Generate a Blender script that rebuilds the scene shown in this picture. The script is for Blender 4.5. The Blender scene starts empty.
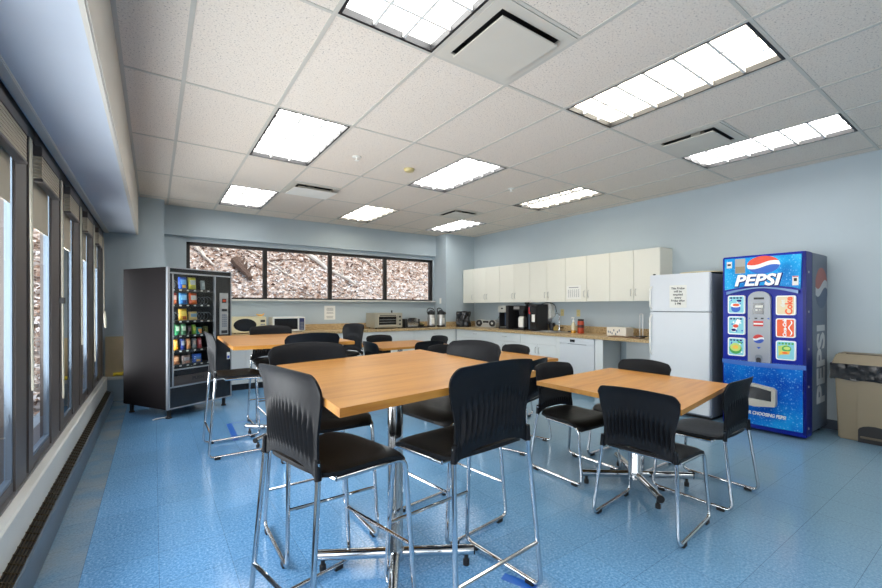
import bpy, bmesh, math, random
from math import sin, cos, pi, radians, sqrt
from mathutils import Vector, Matrix, noise
random.seed(7)
scene = bpy.context.scene
COL = scene.collection
HC = 1.28                       # camera height
CEIL = HC + 1.529               # ceiling height

# ------------------------------------------------------------------ materials
MATS = {}
def nodes_of(name):
    m = bpy.data.materials.new(name); m.use_nodes = True
    nt = m.node_tree
    b = nt.nodes['Principled BSDF']
    MATS[name] = m
    return m, nt, b
def setin(b, **kw):
    for k, v in kw.items():
        k = {'spec': 'Specular IOR Level', 'rough': 'Roughness', 'metal': 'Metallic', 'color': 'Base Color', 'trans': 'Transmission Weight',
             'coat': 'Coat Weight', 'coatr': 'Coat Roughness', 'ior': 'IOR', 'alpha': 'Alpha'}[k]
        if k == 'Base Color' and len(v) == 3: v = (*v, 1)
        b.inputs[k].default_value = v
def srgb(r, g, b):
    f = lambda c: (c/255/12.92 if c/255 <= .04045 else ((c/255+.055)/1.055)**2.4)
    return (f(r), f(g), f(b))
def simple(name, color, rough=.5, metal=0, spec=.5, var=.06, scale=6, bump=0, bscale=200, coat=0):
    """principled with slight procedural colour variation and optional fine bump"""
    m, nt, b = nodes_of(name)
    setin(b, rough=rough, metal=metal, spec=spec, color=color, coat=coat)
    tc = nt.nodes.new('ShaderNodeTexCoord')
    if var:
        n = nt.nodes.new('ShaderNodeTexNoise'); n.inputs['Scale'].default_value = scale; n.inputs['Detail'].default_value = 4
        nt.links.new(tc.outputs['Object'], n.inputs['Vector'])
        mx = nt.nodes.new('ShaderNodeMix'); mx.data_type = 'RGBA'
        mx.inputs['A'].default_value = (*[c*(1-var) for c in color], 1)
        mx.inputs['B'].default_value = (*[min(1, c*(1+var)) for c in color], 1)
        nt.links.new(n.outputs['Fac'], mx.inputs['Factor']); nt.links.new(mx.outputs['Result'], b.inputs['Base Color'])
    if bump:
        n2 = nt.nodes.new('ShaderNodeTexNoise'); n2.inputs['Scale'].default_value = bscale
        nt.links.new(tc.outputs['Object'], n2.inputs['Vector'])
        bp = nt.nodes.new('ShaderNodeBump'); bp.inputs['Strength'].default_value = bump; bp.inputs['Distance'].default_value = .002
        nt.links.new(n2.outputs['Fac'], bp.inputs['Height']); nt.links.new(bp.outputs['Normal'], b.inputs['Normal'])
    return m
def emit(name, color, strength):
    m, nt, b = nodes_of(name)
    setin(b, color=(.8, .8, .8))
    b.inputs['Emission Color'].default_value = (*color, 1); b.inputs['Emission Strength'].default_value = strength
    return m
def ramp(nt, src, stops, interp='LINEAR'):
    r = nt.nodes.new('ShaderNodeValToRGB'); cr = r.color_ramp; cr.interpolation = interp
    while len(cr.elements) > 1: cr.elements.remove(cr.elements[-1])
    cr.elements[0].position = stops[0][0]; cr.elements[0].color = (*stops[0][1], 1)
    for p, c in stops[1:]:
        e = cr.elements.new(p); e.color = (*c, 1)
    nt.links.new(src, r.inputs['Fac'])
    return r
def mixc(nt, fac, a, b, blend='MIX'):
    mx = nt.nodes.new('ShaderNodeMix'); mx.data_type = 'RGBA'; mx.blend_type = blend
    for k, v in (('A', a), ('B', b)):
        if isinstance(v, tuple): mx.inputs[k].default_value = (*v, 1)
        else: nt.links.new(v, mx.inputs[k])
    if isinstance(fac, (int, float)): mx.inputs['Factor'].default_value = fac
    else: nt.links.new(fac, mx.inputs['Factor'])
    return mx.outputs['Result']
def mathn(nt, op, a, b=None):
    n = nt.nodes.new('ShaderNodeMath'); n.operation = op
    for i, v in enumerate((a, b)):
        if v is None: continue
        if isinstance(v, (int, float)): n.inputs[i].default_value = v
        else: nt.links.new(v, n.inputs[i])
    return n.outputs[0]
def tex(nt, kind, scale, vec, **kw):
    n = nt.nodes.new('ShaderNodeTex' + kind); n.inputs['Scale'].default_value = scale
    for k, v in kw.items(): n.inputs[k].default_value = v
    nt.links.new(vec, n.inputs['Vector'])
    return n
def objvec(nt, scale=(1, 1, 1)):
    tc = nt.nodes.new('ShaderNodeTexCoord'); mp = nt.nodes.new('ShaderNodeMapping'); mp.inputs['Scale'].default_value = scale
    nt.links.new(tc.outputs['Object'], mp.inputs['Vector'])
    return mp.outputs['Vector']

WALL = simple('wall_paint', srgb(175, 188, 195), rough=.6, var=.03, scale=3, bump=.15, bscale=300)
COLUMN_P = WALL
SOFFIT_P = simple('soffit_paint', srgb(200, 208, 220), rough=.6, var=.03)
CREAM_P = simple('cream_paint', srgb(205, 200, 190), rough=.6, var=.04)
TRIMW = simple('white_trim', srgb(212, 212, 206), rough=.45, var=.06, scale=4)
BLACK_P = simple('black_plastic', srgb(24, 25, 28), rough=.42, spec=.16, var=.12, scale=30, bump=.25, bscale=900)
SEAT_P = simple('seat_plastic', srgb(25, 24, 24), rough=.42, spec=.2, var=.12, scale=30, bump=.3, bscale=900)
CHROME = simple('chrome', (.60, .61, .62), rough=.1, metal=1, var=.03)
BRUSHED = simple('brushed_steel', (.58, .58, .57), rough=.32, metal=1, var=.1, scale=40)
RUBBER = simple('black_rubber', (.012, .012, .013), rough=.6)
BLACK = simple('black_matte', (.014, .014, .016), rough=.5)
BLACKG = simple('black_gloss', (.012, .013, .016), rough=.14)
DARKM = simple('dark_enamel', srgb(32, 29, 30), rough=.6, spec=.02, var=.12, scale=3)
BRONZE = simple('bronze_frame', srgb(92, 84, 80), rough=.45, metal=.1, var=.1)
DARKBR = simple('dark_bronze', srgb(30, 27, 26), rough=.45, var=.1)
SILVER = simple('silver_trim', srgb(172, 176, 182), rough=.35, metal=.55, var=.05)
REVEAL = simple('aluminium_bead', srgb(110, 124, 138), rough=.5, metal=.1, var=.05)
WHITEL = simple('white_laminate', srgb(226, 225, 214), rough=.42, var=.02)
WHITEB = simple('white_base_laminate', srgb(222, 226, 226), rough=.42, var=.02)
WHITEE = simple('white_enamel', srgb(218, 223, 228), rough=.3, var=.02, bump=.15, bscale=400)
GREYSIDE = simple('grey_enamel', srgb(120, 128, 138), rough=.4, var=.05)
CREAMPL = simple('cream_plastic', srgb(226, 217, 180), rough=.4, var=.04)
WHITEPL = simple('white_plastic', srgb(232, 232, 226), rough=.4, var=.03)
PAPER = simple('paper', srgb(232, 232, 226), rough=.8, var=.02)
INK = simple('ink', srgb(52, 54, 58), rough=.8, var=0)
INKG = simple('faint_ink', srgb(150, 152, 154), rough=.8, var=0)
TAN = simple('tan_plastic', srgb(138, 126, 104), rough=.5, var=.05, scale=10)
TANDK = simple('tan_dark', srgb(92, 84, 70), rough=.55)
PLY = simple('plywood', srgb(206, 186, 148), rough=.6, var=.12, scale=8)
YEL = simple('yellow_cloth', srgb(226, 206, 60), rough=.7, var=.1, scale=30)
OUTLETM = simple('almond_plastic', srgb(200, 186, 132), rough=.45, var=.02)
GREYPL = simple('grey_plastic', srgb(150, 154, 160), rough=.35, metal=.2, var=.04)
BLUETAPE = simple('blue_tape', srgb(20, 98, 190), rough=.5, var=.06)
TBAR = simple('ceiling_bar', srgb(196, 193, 184), rough=.5, var=.02)
DIFFW = simple('diffuser_white', srgb(205, 201, 190), rough=.5, var=.03)
BAGBLK = simple('black_bag_film', (.012, .012, .013), rough=.22, var=.1, scale=20, bump=.6, bscale=60)
CORDM = simple('blind_cord', srgb(196, 190, 172), rough=.8, var=.04)
BEIGEBL = simple('beige_blind', srgb(176, 166, 146), rough=.8, var=.06, scale=15)
COUNTERE = None

def m_wood():
    m, nt, b = nodes_of('oak_laminate')
    v = objvec(nt, (1.2, 14, 14))
    n = tex(nt, 'Noise', 2.2, v, Detail=8, Roughness=.62)
    v2 = objvec(nt, (.5, 5, 5))
    n2 = tex(nt, 'Noise', 1.6, v2, Detail=3)
    f = mathn(nt, 'ADD', mathn(nt, 'MULTIPLY', n.outputs['Fac'], .6), mathn(nt, 'MULTIPLY', n2.outputs['Fac'], .4))
    r = ramp(nt, f, [(.3, srgb(160, 102, 38)), (.48, srgb(186, 128, 54)), (.7, srgb(202, 146, 70))])
    nt.links.new(r.outputs['Color'], b.inputs['Base Color'])
    setin(b, rough=.34, spec=.45)
    bp = nt.nodes.new('ShaderNodeBump'); bp.inputs['Strength'].default_value = .05; bp.inputs['Distance'].default_value = .001
    nt.links.new(n.outputs['Fac'], bp.inputs['Height']); nt.links.new(bp.outputs['Normal'], b.inputs['Normal'])
    return m
WOOD = m_wood()
def m_counter():
    m, nt, b = nodes_of('speckled_laminate')
    v = objvec(nt)
    n = tex(nt, 'Noise', 55, v, Detail=5, Roughness=.7)
    r = ramp(nt, n.outputs['Fac'], [(.34, srgb(128, 104, 70)), (.5, srgb(184, 156, 112)), (.66, srgb(214, 192, 152))])
    nt.links.new(r.outputs['Color'], b.inputs['Base Color']); setin(b, rough=.35)
    return m
COUNTER = m_counter()
def m_floor():
    m, nt, b = nodes_of('blue_vinyl_tile')
    tc = nt.nodes.new('ShaderNodeTexCoord'); v = tc.outputs['Object']
    sp = nt.nodes.new('ShaderNodeSeparateXYZ'); nt.links.new(v, sp.inputs[0])
    T = .3048
    def line(sock, off):
        a = mathn(nt, 'DIVIDE', mathn(nt, 'SUBTRACT', sock, off), T)
        fr = mathn(nt, 'FRACT', a)
        d = mathn(nt, 'ABSOLUTE', mathn(nt, 'SUBTRACT', fr, .5))
        return mathn(nt, 'GREATER_THAN', d, .4965), mathn(nt, 'FLOOR', a)
    lx, ix = line(sp.outputs['X'], .02); ly, iy = line(sp.outputs['Y'], .772)
    seam = mathn(nt, 'MAXIMUM', lx, ly)
    cb = nt.nodes.new('ShaderNodeCombineXYZ'); nt.links.new(ix, cb.inputs[0]); nt.links.new(iy, cb.inputs[1])
    wn = nt.nodes.new('ShaderNodeTexWhiteNoise'); nt.links.new(cb.outputs[0], wn.inputs['Vector'])
    sp1 = tex(nt, 'Noise', 85, v, Detail=4, Roughness=.7)
    r = ramp(nt, sp1.outputs['Fac'], [(.32, srgb(72, 120, 166)), (.5, srgb(101, 155, 202)), (.66, srgb(142, 186, 222))])
    big = tex(nt, 'Noise', .9, v, Detail=3)
    wear = ramp(nt, big.outputs['Fac'], [(.42, (0, 0, 0)), (.62, (1, 1, 1))])
    c = mixc(nt, mathn(nt, 'MULTIPLY', wear.outputs['Color'], .3), r.outputs['Color'], srgb(98, 138, 168))
    tilev = mathn(nt, 'MULTIPLY', mathn(nt, 'SUBTRACT', wn.outputs['Value'], .5), .10)
    hs = nt.nodes.new('ShaderNodeHueSaturation'); nt.links.new(c, hs.inputs['Color'])
    nt.links.new(mathn(nt, 'ADD', 1.0, tilev), hs.inputs['Value'])
    # worn, unpolished grey tile row along the heater, with its shade painted in
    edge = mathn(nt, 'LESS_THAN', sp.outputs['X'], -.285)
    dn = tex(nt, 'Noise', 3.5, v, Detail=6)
    dirt_shade = ramp(nt, dn.outputs['Fac'], [(.4, srgb(112, 134, 146)), (.66, srgb(146, 146, 132))])
    c2 = mixc(nt, mathn(nt, 'MULTIPLY', edge, .62), hs.outputs['Color'], dirt_shade.outputs['Color'])
    # paler grey-green tiles over by the drinks machine
    gx = nt.nodes.new('ShaderNodeMapRange'); nt.links.new(sp.outputs['X'], gx.inputs['Value'])
    gx.inputs['From Min'].default_value = 1.4; gx.inputs['From Max'].default_value = 3.4
    c3 = mixc(nt, mathn(nt, 'MULTIPLY', gx.outputs['Result'], .72), c2, srgb(116, 142, 154))
    c4 = mixc(nt, mathn(nt, 'MULTIPLY', seam, .55), c3, srgb(44, 66, 84))
    nt.links.new(c4, b.inputs['Base Color'])
    rn = tex(nt, 'Noise', 2.2, v, Detail=5)
    rr = nt.nodes.new('ShaderNodeMapRange'); nt.links.new(rn.outputs['Fac'], rr.inputs['Value'])
    rr.inputs['From Min'].default_value = .3; rr.inputs['From Max'].default_value = .7
    rr.inputs['To Min'].default_value = .10; rr.inputs['To Max'].default_value = .24
    nt.links.new(rr.outputs['Result'], b.inputs['Roughness'])
    wv = tex(nt, 'Noise', 9, v, Detail=2)
    bp = nt.nodes.new('ShaderNodeBump'); bp.inputs['Strength'].default_value = .03; bp.inputs['Distance'].default_value = .006
    nt.links.new(wv.outputs['Fac'], bp.inputs['Height']); nt.links.new(bp.outputs['Normal'], b.inputs['Normal'])
    return m
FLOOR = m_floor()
def m_tile():
    m, nt, b = nodes_of('fissured_ceiling_tile')
    v = objvec(nt)
    n = tex(nt, 'Noise', 100, v, Detail=3, Roughness=.6)
    w = tex(nt, 'Voronoi', 110, v)
    f = mathn(nt, 'ADD', n.outputs['Fac'], mathn(nt, 'MULTIPLY', w.outputs['Distance'], .12))
    r = ramp(nt, f, [(.40, srgb(172, 164, 158)), (.445, srgb(222, 212, 200)), (.7, srgb(231, 222, 210))])
    nt.links.new(r.outputs['Color'], b.inputs['Base Color']); setin(b, rough=.85, spec=.2)
    bp = nt.nodes.new('ShaderNodeBump'); bp.inputs['Strength'].default_value = .5; bp.inputs['Distance'].default_value = .003
    nt.links.new(f, bp.inputs['Height']); nt.links.new(bp.outputs['Normal'], b.inputs['Normal'])
    return m
TILE = m_tile()
def m_glass(name, tint=(1, 1, 1), refl=1.3):
    m = bpy.data.materials.new(name); m.use_nodes = True; nt = m.node_tree; MATS[name] = m
    for n in list(nt.nodes):
        if n.type == 'BSDF_PRINCIPLED': nt.nodes.remove(n)
    out = nt.nodes['Material Output']
    t = nt.nodes.new('ShaderNodeBsdfTransparent'); t.inputs['Color'].default_value = (*tint, 1)
    g = nt.nodes.new('ShaderNodeBsdfGlossy'); g.inputs['Roughness'].default_value = .02
    lw = nt.nodes.new('ShaderNodeFresnel'); lw.inputs['IOR'].default_value = refl
    mx = nt.nodes.new('ShaderNodeMixShader')
    nt.links.new(lw.outputs[0], mx.inputs[0]); nt.links.new(t.outputs[0], mx.inputs[1]); nt.links.new(g.outputs[0], mx.inputs[2])
    nt.links.new(mx.outputs[0], out.inputs['Surface'])
    return m
GLASS = m_glass('window_glass', (.95, .97, .97), 1.12)
VGLASS = m_glass('vending_glass', (.93, .96, .97))
def m_hill():
    m, nt, b = nodes_of('leaf_litter_ground')
    v = objvec(nt)
    w = tex(nt, 'Voronoi', 14, v)
    n = tex(nt, 'Noise', 5, v, Detail=8, Roughness=.75)
    r = ramp(nt, n.outputs['Fac'], [(.32, srgb(60, 46, 38)), (.45, srgb(150, 122, 106)), (.56, srgb(204, 186, 172)), (.68, srgb(240, 236, 232))])
    sp = nt.nodes.new('ShaderNodeSeparateColor'); nt.links.new(w.outputs['Color'], sp.inputs[0])
    r2 = ramp(nt, sp.outputs[0], [(0, srgb(90, 66, 54)), (.4, srgb(182, 154, 136)), (.8, srgb(228, 220, 214))])
    c = mixc(nt, .5, r.outputs['Color'], r2.outputs['Color'])
    nt.links.new(c, b.inputs['Base Color']); setin(b, rough=.95, spec=.1)
    bp = nt.nodes.new('ShaderNodeBump'); bp.inputs['Strength'].default_value = 1; bp.inputs['Distance'].default_value = .06
    nt.links.new(n.outputs['Fac'], bp.inputs['Height']); nt.links.new(bp.outputs['Normal'], b.inputs['Normal'])
    return m
HILL = m_hill()
def m_leaf():
    m, nt, b = nodes_of('dry_leaf')
    g = nt.nodes.new('ShaderNodeNewGeometry')
    r = ramp(nt, g.outputs['Random Per Island'], [(0, srgb(58, 42, 34)), (.22, srgb(132, 100, 82)), (.5, srgb(190, 160, 140)), (.8, srgb(222, 206, 194)), (1, srgb(246, 242, 240))])
    nt.links.new(r.outputs['Color'], b.inputs['Base Color']); setin(b, rough=.8, spec=.2)
    return m
LEAF = m_leaf()
LEAFW = simple('bleached_leaf', srgb(236, 232, 230), rough=.8, var=.1, scale=3)
BARK = simple('pale_bark', srgb(206, 196, 184), rough=.9, var=.25, scale=12, bump=1, bscale=40)
BARKD = simple('dark_bark', srgb(96, 76, 64), rough=.9, var=.3, scale=12, bump=1, bscale=40)
def m_drops():
    """printed water-droplet artwork of the drinks machine front"""
    m, nt, b = nodes_of('droplet_print')
    v = objvec(nt)
    w = tex(nt, 'Voronoi', 38, v); n = tex(nt, 'Noise', 3, v, Detail=3)
    w2 = tex(nt, 'Voronoi', 90, v)
    base = ramp(nt, n.outputs['Fac'], [(.3, srgb(2, 92, 176)), (.5, srgb(10, 146, 210)), (.68, srgb(60, 188, 232))])
    d = ramp(nt, w.outputs['Distance'], [(.12, (1, 1, 1)), (.3, (0, 0, 0))])
    d2 = ramp(nt, w2.outputs['Distance'], [(.1, (1, 1, 1)), (.25, (0, 0, 0))])
    f = mathn(nt, 'MULTIPLY', mathn(nt, 'MAXIMUM', d.outputs['Color'], d2.outputs['Color']), .5)
    c = mixc(nt, f, base.outputs['Color'], srgb(140, 214, 246))
    nt.links.new(c, b.inputs['Base Color']); setin(b, rough=.3, spec=.15)
    nt.links.new(c, b.inputs['Emission Color']); b.inputs['Emission Strength'].default_value = .22
    return m
DROPS = m_drops()
def m_drops2():
    m = DROPS.copy(); m.name = 'droplet_print_lower'; MATS['droplet_print_lower'] = m
    b = m.node_tree.nodes['Principled BSDF']; b.inputs['Emission Strength'].default_value = 0
    for n in m.node_tree.nodes:
        if n.type == 'VALTORGB' and len(n.color_ramp.elements) == 3:
            for e, c in zip(n.color_ramp.elements, ((2, 66, 178), (6, 106, 206), (24, 150, 226))): e.color = (*srgb(*c), 1)
    return m
DROPSL = m_drops2()
COBALT = simple('cobalt_plastic', srgb(8, 36, 156), rough=.3, spec=.2, var=.06, scale=3)
COBALTD = simple('cobalt_dark', srgb(6, 20, 110), rough=.3, spec=.2, var=.06)
def flat(name, rgb, em=0, rough=.4):
    m = simple(name, srgb(*rgb), rough=rough, var=.03)
    if em:
        b = m.node_tree.nodes['Principled BSDF']; b.inputs['Emission Color'].default_value = (*srgb(*rgb), 1); b.inputs['Emission Strength'].default_value = em
    return m
C_WHITE = flat('print_white', (236, 238, 238)); C_RED = flat('print_red', (206, 44, 40)); C_BLUE = flat('print_blue', (20, 70, 170))
L_WHITE = flat('lit_white', (240, 242, 240), .12); L_RED = flat('lit_red', (220, 70, 40), .12); L_BLUE = flat('lit_blue', (24, 92, 190), .12)
L_ORANGE = flat('lit_orange', (232, 90, 34), .12); L_CREAM = flat('lit_cream', (220, 204, 168), .12); L_GREEN = flat('lit_green', (60, 160, 74), .12)
L_TEAL = flat('lit_teal', (130, 200, 214), .12); L_LIME = flat('lit_lime', (190, 214, 110), .12); L_YEL = flat('lit_yellow', (236, 190, 70), .12)

# ------------------------------------------------------------------ mesh builder
class MB:
    def __init__(s): s.bm = bmesh.new(); s.mats = []; s.mi = 0
    def mat(s, m):
        if m not in s.mats: s.mats.append(m)
        s.mi = s.mats.index(m); return s
    def _tag(s, faces, smooth=False):
        for f in faces: f.material_index = s.mi; f.smooth = smooth
    def box(s, x0, x1, y0, y1, z0, z1, bevel=0, seg=2, M=None):
        if x0 > x1: x0, x1 = x1, x0
        if y0 > y1: y0, y1 = y1, y0
        if z0 > z1: z0, z1 = z1, z0
        vs = [s.bm.verts.new(p) for p in ((x0, y0, z0), (x1, y0, z0), (x1, y1, z0), (x0, y1, z0), (x0, y0, z1), (x1, y0, z1), (x1, y1, z1), (x0, y1, z1))]
        fs = [s.bm.faces.new([vs[i] for i in q]) for q in ((0, 3, 2, 1), (4, 5, 6, 7), (0, 1, 5, 4), (1, 2, 6, 5), (2, 3, 7, 6), (3, 0, 4, 7))]
        s._tag(fs)
        if M is not None: bmesh.ops.transform(s.bm, matrix=M, verts=vs)
        if bevel:
            es = {e for f in fs for e in f.edges}
            r = bmesh.ops.bevel(s.bm, geom=list(es), offset=bevel, segments=seg, affect='EDGES', clamp_overlap=True)
            s._tag(r['faces'], True)
        return s
    def quad(s, *pts):
        f = s.bm.faces.new([s.bm.verts.new(p) for p in pts]); s._tag([f]); return s
    def prism(s, poly, a, b, plane='XZ', smooth=False):
        """extrude a 2D outline between a and b along the remaining axis"""
        def P(p, t): return {'XZ': (p[0], t, p[1]), 'XY': (p[0], p[1], t), 'YZ': (t, p[0], p[1])}[plane]
        n = len(poly)
        A = [s.bm.verts.new(P(p, a)) for p in poly]; B_ = [s.bm.verts.new(P(p, b)) for p in poly]
        fs = [s.bm.faces.new(A), s.bm.faces.new(B_[::-1])]
        s._tag(fs)
        sd = [s.bm.faces.new((A[i], B_[i], B_[(i+1) % n], A[(i+1) % n])) for i in range(n)]
        s._tag(sd, smooth)
        return s
    def tube(s, pts, r, fillet=0, seg=8, closed=False, fs_=5, caps=True):
        pts = [Vector(p) for p in pts]
        if fillet:
            out = []; r_in = r; r = [] if isinstance(r_in, (list, tuple)) else r_in
            n = len(pts)
            for i, p in enumerate(pts):
                if isinstance(r_in, (list, tuple)): r += [r_in[i]]*(1 if (not closed and i in (0, n-1)) else fs_+1)
                if not closed and i in (0, n-1): out.append(p); continue
                a, c = pts[i-1], pts[(i+1) % n]
                d1 = (a-p); d2 = (c-p); l = min(fillet, d1.length*.49, d2.length*.49)
                if d1.length < 1e-6 or d2.length < 1e-6: continue
                p1 = p+d1.normalized()*l; p2 = p+d2.normalized()*l
                for k in range(fs_+1):
                    t = k/fs_; out.append(p1*(1-t)**2+p*2*t*(1-t)+p2*t*t)
            pts = out
        n = len(pts); rings = []
        up = None
        for i, p in enumerate(pts):
            if closed: t = (pts[(i+1) % n]-pts[i-1])
            else: t = pts[min(i+1, n-1)]-pts[max(i-1, 0)]
            if t.length < 1e-9: t = Vector((0, 0, 1))
            t.normalize()
            if up is None:
                up = Vector((0, 0, 1)) if abs(t.z) < .9 else Vector((1, 0, 0))
            x = up.cross(t); 
            if x.length < 1e-6: x = Vector((1, 0, 0)).cross(t)
            x.normalize(); y = t.cross(x); up = y
            rr = r[i] if isinstance(r, (list, tuple)) else r
            rings.append([s.bm.verts.new(p+x*rr*cos(2*pi*k/seg)+y*rr*sin(2*pi*k/seg)) for k in range(seg)])
        fs = []
        for i in range(n if closed else n-1):
            a, b = rings[i], rings[(i+1) % n]
            for k in range(seg): fs.append(s.bm.faces.new((a[k], a[(k+1) % seg], b[(k+1) % seg], b[k])))
        s._tag(fs, True)
        if not closed and caps:
            s._tag([s.bm.faces.new(rings[0][::-1]), s.bm.faces.new(rings[-1])])
        return s
    def cyl(s, p0, p1, r, seg=16): return s.tube([p0, p1], r, seg=seg)
    def lathe(s, prof, c=(0, 0, 0), seg=20):
        """profile [(r, z)] turned about the vertical through c"""
        c = Vector(c); rings = []
        for r, z in prof:
            if r < 1e-6: rings.append([s.bm.verts.new(c+Vector((0, 0, z)))])
            else: rings.append([s.bm.verts.new(c+Vector((r*cos(2*pi*k/seg), r*sin(2*pi*k/seg), z))) for k in range(seg)])
        fs = []
        for a, b in zip(rings, rings[1:]):
            for k in range(seg):
                k2 = (k+1) % seg
                if len(a) == 1 and len(b) == 1: continue
                if len(a) == 1: fs.append(s.bm.faces.new((a[0], b[k2], b[k])))
                elif len(b) == 1: fs.append(s.bm.faces.new((a[k], a[k2], b[0])))
                else: fs.append(s.bm.faces.new((a[k], a[k2], b[k2], b[k])))
        for rg, fl in ((rings[0], True), (rings[-1], False)):
            if len(rg) > 1: fs.append(s.bm.faces.new(rg[::-1] if fl else rg))
        s._tag(fs, True)
        return s
    def sheet(s, fn, nu, nv, thick):
        """closed shell: fn(i/nu, j/nv) -> (point, normal) front; back is offset by thick along -normal"""
        F = [[None]*(nv+1) for _ in range(nu+1)]; K = [[None]*(nv+1) for _ in range(nu+1)]
        for i in range(nu+1):
            for j in range(nv+1):
                p, q = fn(i/nu, j/nv)
                F[i][j] = s.bm.verts.new(p); K[i][j] = s.bm.verts.new(q)
        fs = []
        for i in range(nu):
            for j in range(nv):
                fs.append(s.bm.faces.new((F[i][j], F[i+1][j], F[i+1][j+1], F[i][j+1])))
                fs.append(s.bm.faces.new((K[i][j], K[i][j+1], K[i+1][j+1], K[i+1][j])))
        for i in range(nu):
            fs.append(s.bm.faces.new((F[i][0], K[i][0], K[i+1][0], F[i+1][0])))
            fs.append(s.bm.faces.new((F[i][nv], F[i+1][nv], K[i+1][nv], K[i][nv])))
        for j in range(nv):
            fs.append(s.bm.faces.new((F[0][j], F[0][j+1], K[0][j+1], K[0][j])))
            fs.append(s.bm.faces.new((F[nu][j], K[nu][j], K[nu][j+1], F[nu][j+1])))
        s._tag(fs, True)
        return s
    def mesh(s, name, mat=None, sharp=40):
        if mat is not None and not s.mats: s.mats = [mat]
        bmesh.ops.recalc_face_normals(s.bm, faces=s.bm.faces)
        me = bpy.data.meshes.new(name); s.bm.to_mesh(me); s.bm.free()
        for m in s.mats: me.materials.append(m)
        me.set_sharp_from_angle(angle=radians(sharp))
        return me
    def obj(s, name, mat=None, parent=None, label=None, sharp=40):
        o = bpy.data.objects.new(name, s.mesh(name, mat, sharp)); COL.objects.link(o)
        if parent is not None: o.parent = parent
        if label: o['label'] = label
        return o

def tag(o, label, cat, group=None, kind=None):
    if label: o['label'] = label
    if cat: o['category'] = cat
    if group: o['group'] = group
    if kind: o['kind'] = kind
    return o
def thing(name, label, cat, loc=(0, 0, 0), rz=0, group=None):
    o = bpy.data.objects.new(name, None); o.empty_display_size = .1; COL.objects.link(o)
    o.location = loc; o.rotation_euler = (0, 0, radians(rz))
    return tag(o, label, cat, group)
def struct(mb, name, mat=None, parent=None):
    o = mb.obj(name, mat, parent)
    o['kind'] = 'structure'
    return o
def copy_tree(o, parent=None):
    c = o.copy(); COL.objects.link(c)
    if parent is not None: c.parent = parent
    for ch in o.children: copy_tree(ch, c)
    return c
def text_part(txt, size, mat, parent, M, name, extrude=.0012, shear=0, align='CENTER', sx=1.0, bold=0.0, label=None):
    cu = bpy.data.curves.new('lettering', 'FONT'); cu.body = txt; cu.size = size; cu.extrude = extrude; cu.shear = shear
    cu.align_x = align; cu.align_y = 'CENTER'; cu.offset = bold; cu.resolution_u = 3
    t = bpy.data.objects.new('lettering', cu); COL.objects.link(t)
    bpy.context.view_layer.update()
    me = bpy.data.meshes.new_from_object(t.evaluated_get(bpy.context.evaluated_depsgraph_get()))
    bpy.data.objects.remove(t); bpy.data.curves.remove(cu)
    me.transform(M @ Matrix.Scale(sx, 4, (1, 0, 0)))
    me.materials.clear(); me.materials.append(mat)
    o = bpy.data.objects.new(name, me); COL.objects.link(o)
    if parent is not None: o.parent = parent
    if label: o['label'] = label
    return o
# text lying on a front face that looks to -y: x stays, text-y becomes z
def front(x, y, z, rot=0): return Matrix.Translation((x, y, z)) @ Matrix.Rotation(pi/2, 4, 'X') @ Matrix.Rotation(rot, 4, 'Z')
# on a face that looks to +x (seen from +x): text-x -> +y
def side_px(x, y, z, rot=0): return Matrix.Translation((x, y, z)) @ Matrix.Rotation(pi/2, 4, 'Z') @ Matrix.Rotation(pi/2, 4, 'X') @ Matrix.Rotation(rot, 4, 'Z')
def rrect(x0, x1, z0, z1, r, n=4):
    out = []
    for cx, cz, a0 in ((x1-r, z0+r, -90), (x1-r, z1-r, 0), (x0+r, z1-r, 90), (x0+r, z0+r, 180)):
        for k in range(n+1):
            a = radians(a0+90*k/n); out.append((cx+r*cos(a), cz+r*sin(a)))
    return out
def ellipse(cx, cz, rx, rz, n=24): return [(cx+rx*cos(2*pi*k/n), cz+rz*sin(2*pi*k/n)) for k in range(n)]

# ------------------------------------------------------------------ the setting
XL, XR, YF, YB = -.56, 5.80, -3.2, 7.50        # window wall, kitchen wall, wall behind, back wall
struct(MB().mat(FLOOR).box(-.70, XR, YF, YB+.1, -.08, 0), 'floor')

FILL = 7.0
GX = lambda i: .1632+.6096*i
GY = lambda j: 2.0816+1.2192*j
LIGHTS = [(1, -1, 0), (1, 1, 0), (1, 3, 0), (4, 1, 0), (4, 3, 1), (4, -1, 1), (7, -1, 0), (7, 1, 2), (7, 3, 0), (1, -3, 0), (4, -3, 0), (7, -3, 0)]  # last three are added behind the viewer to brighten the room
VENTS = [(2, -1), (6, -1), (2, 2), (6, 2)]
mb = MB().mat(TILE)
cx0, cx1, cy0, cy1 = -.18, XR, YF, YB
xs = [cx0]+[GX(i) for i in range(0, 10) if cx0 < GX(i) < cx1]+[cx1]
ys = [cy0]+[GY(j) for j in range(-5, 6) if cy0 < GY(j) < cy1]+[cy1]
holes = [(GX(i), GX(i+1), GY(j), GY(j+1)) for i, j, _ in LIGHTS]+[(GX(i), GX(i+1), GY(j)+.6096, GY(j+1)) for i, j in VENTS]
for a, b in zip(xs, xs[1:]):
    for c, d in zip(ys, ys[1:]):
        mid = ((a+b)/2, (c+d)/2)
        full = [h for h in holes if h[0]-.01 < mid[0] < h[1]+.01 and h[2] < d-.01 and h[3] > c+.01]
        if full:
            h = full[0]
            if h[2] > c+.1: mb.quad((a, c, CEIL), (a, h[2], CEIL), (b, h[2], CEIL), (b, c, CEIL))
            continue
        mb.quad((a, c, CEIL), (a, d, CEIL), (b, d, CEIL), (b, c, CEIL))
mb.box(-1.0, XR+.2, YF-.2, YB+.3, CEIL+.25, CEIL+.3)  # unseen slab added above the tiles to keep sky light out
struct(mb, 'ceiling')
mb = MB().mat(TBAR)
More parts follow.
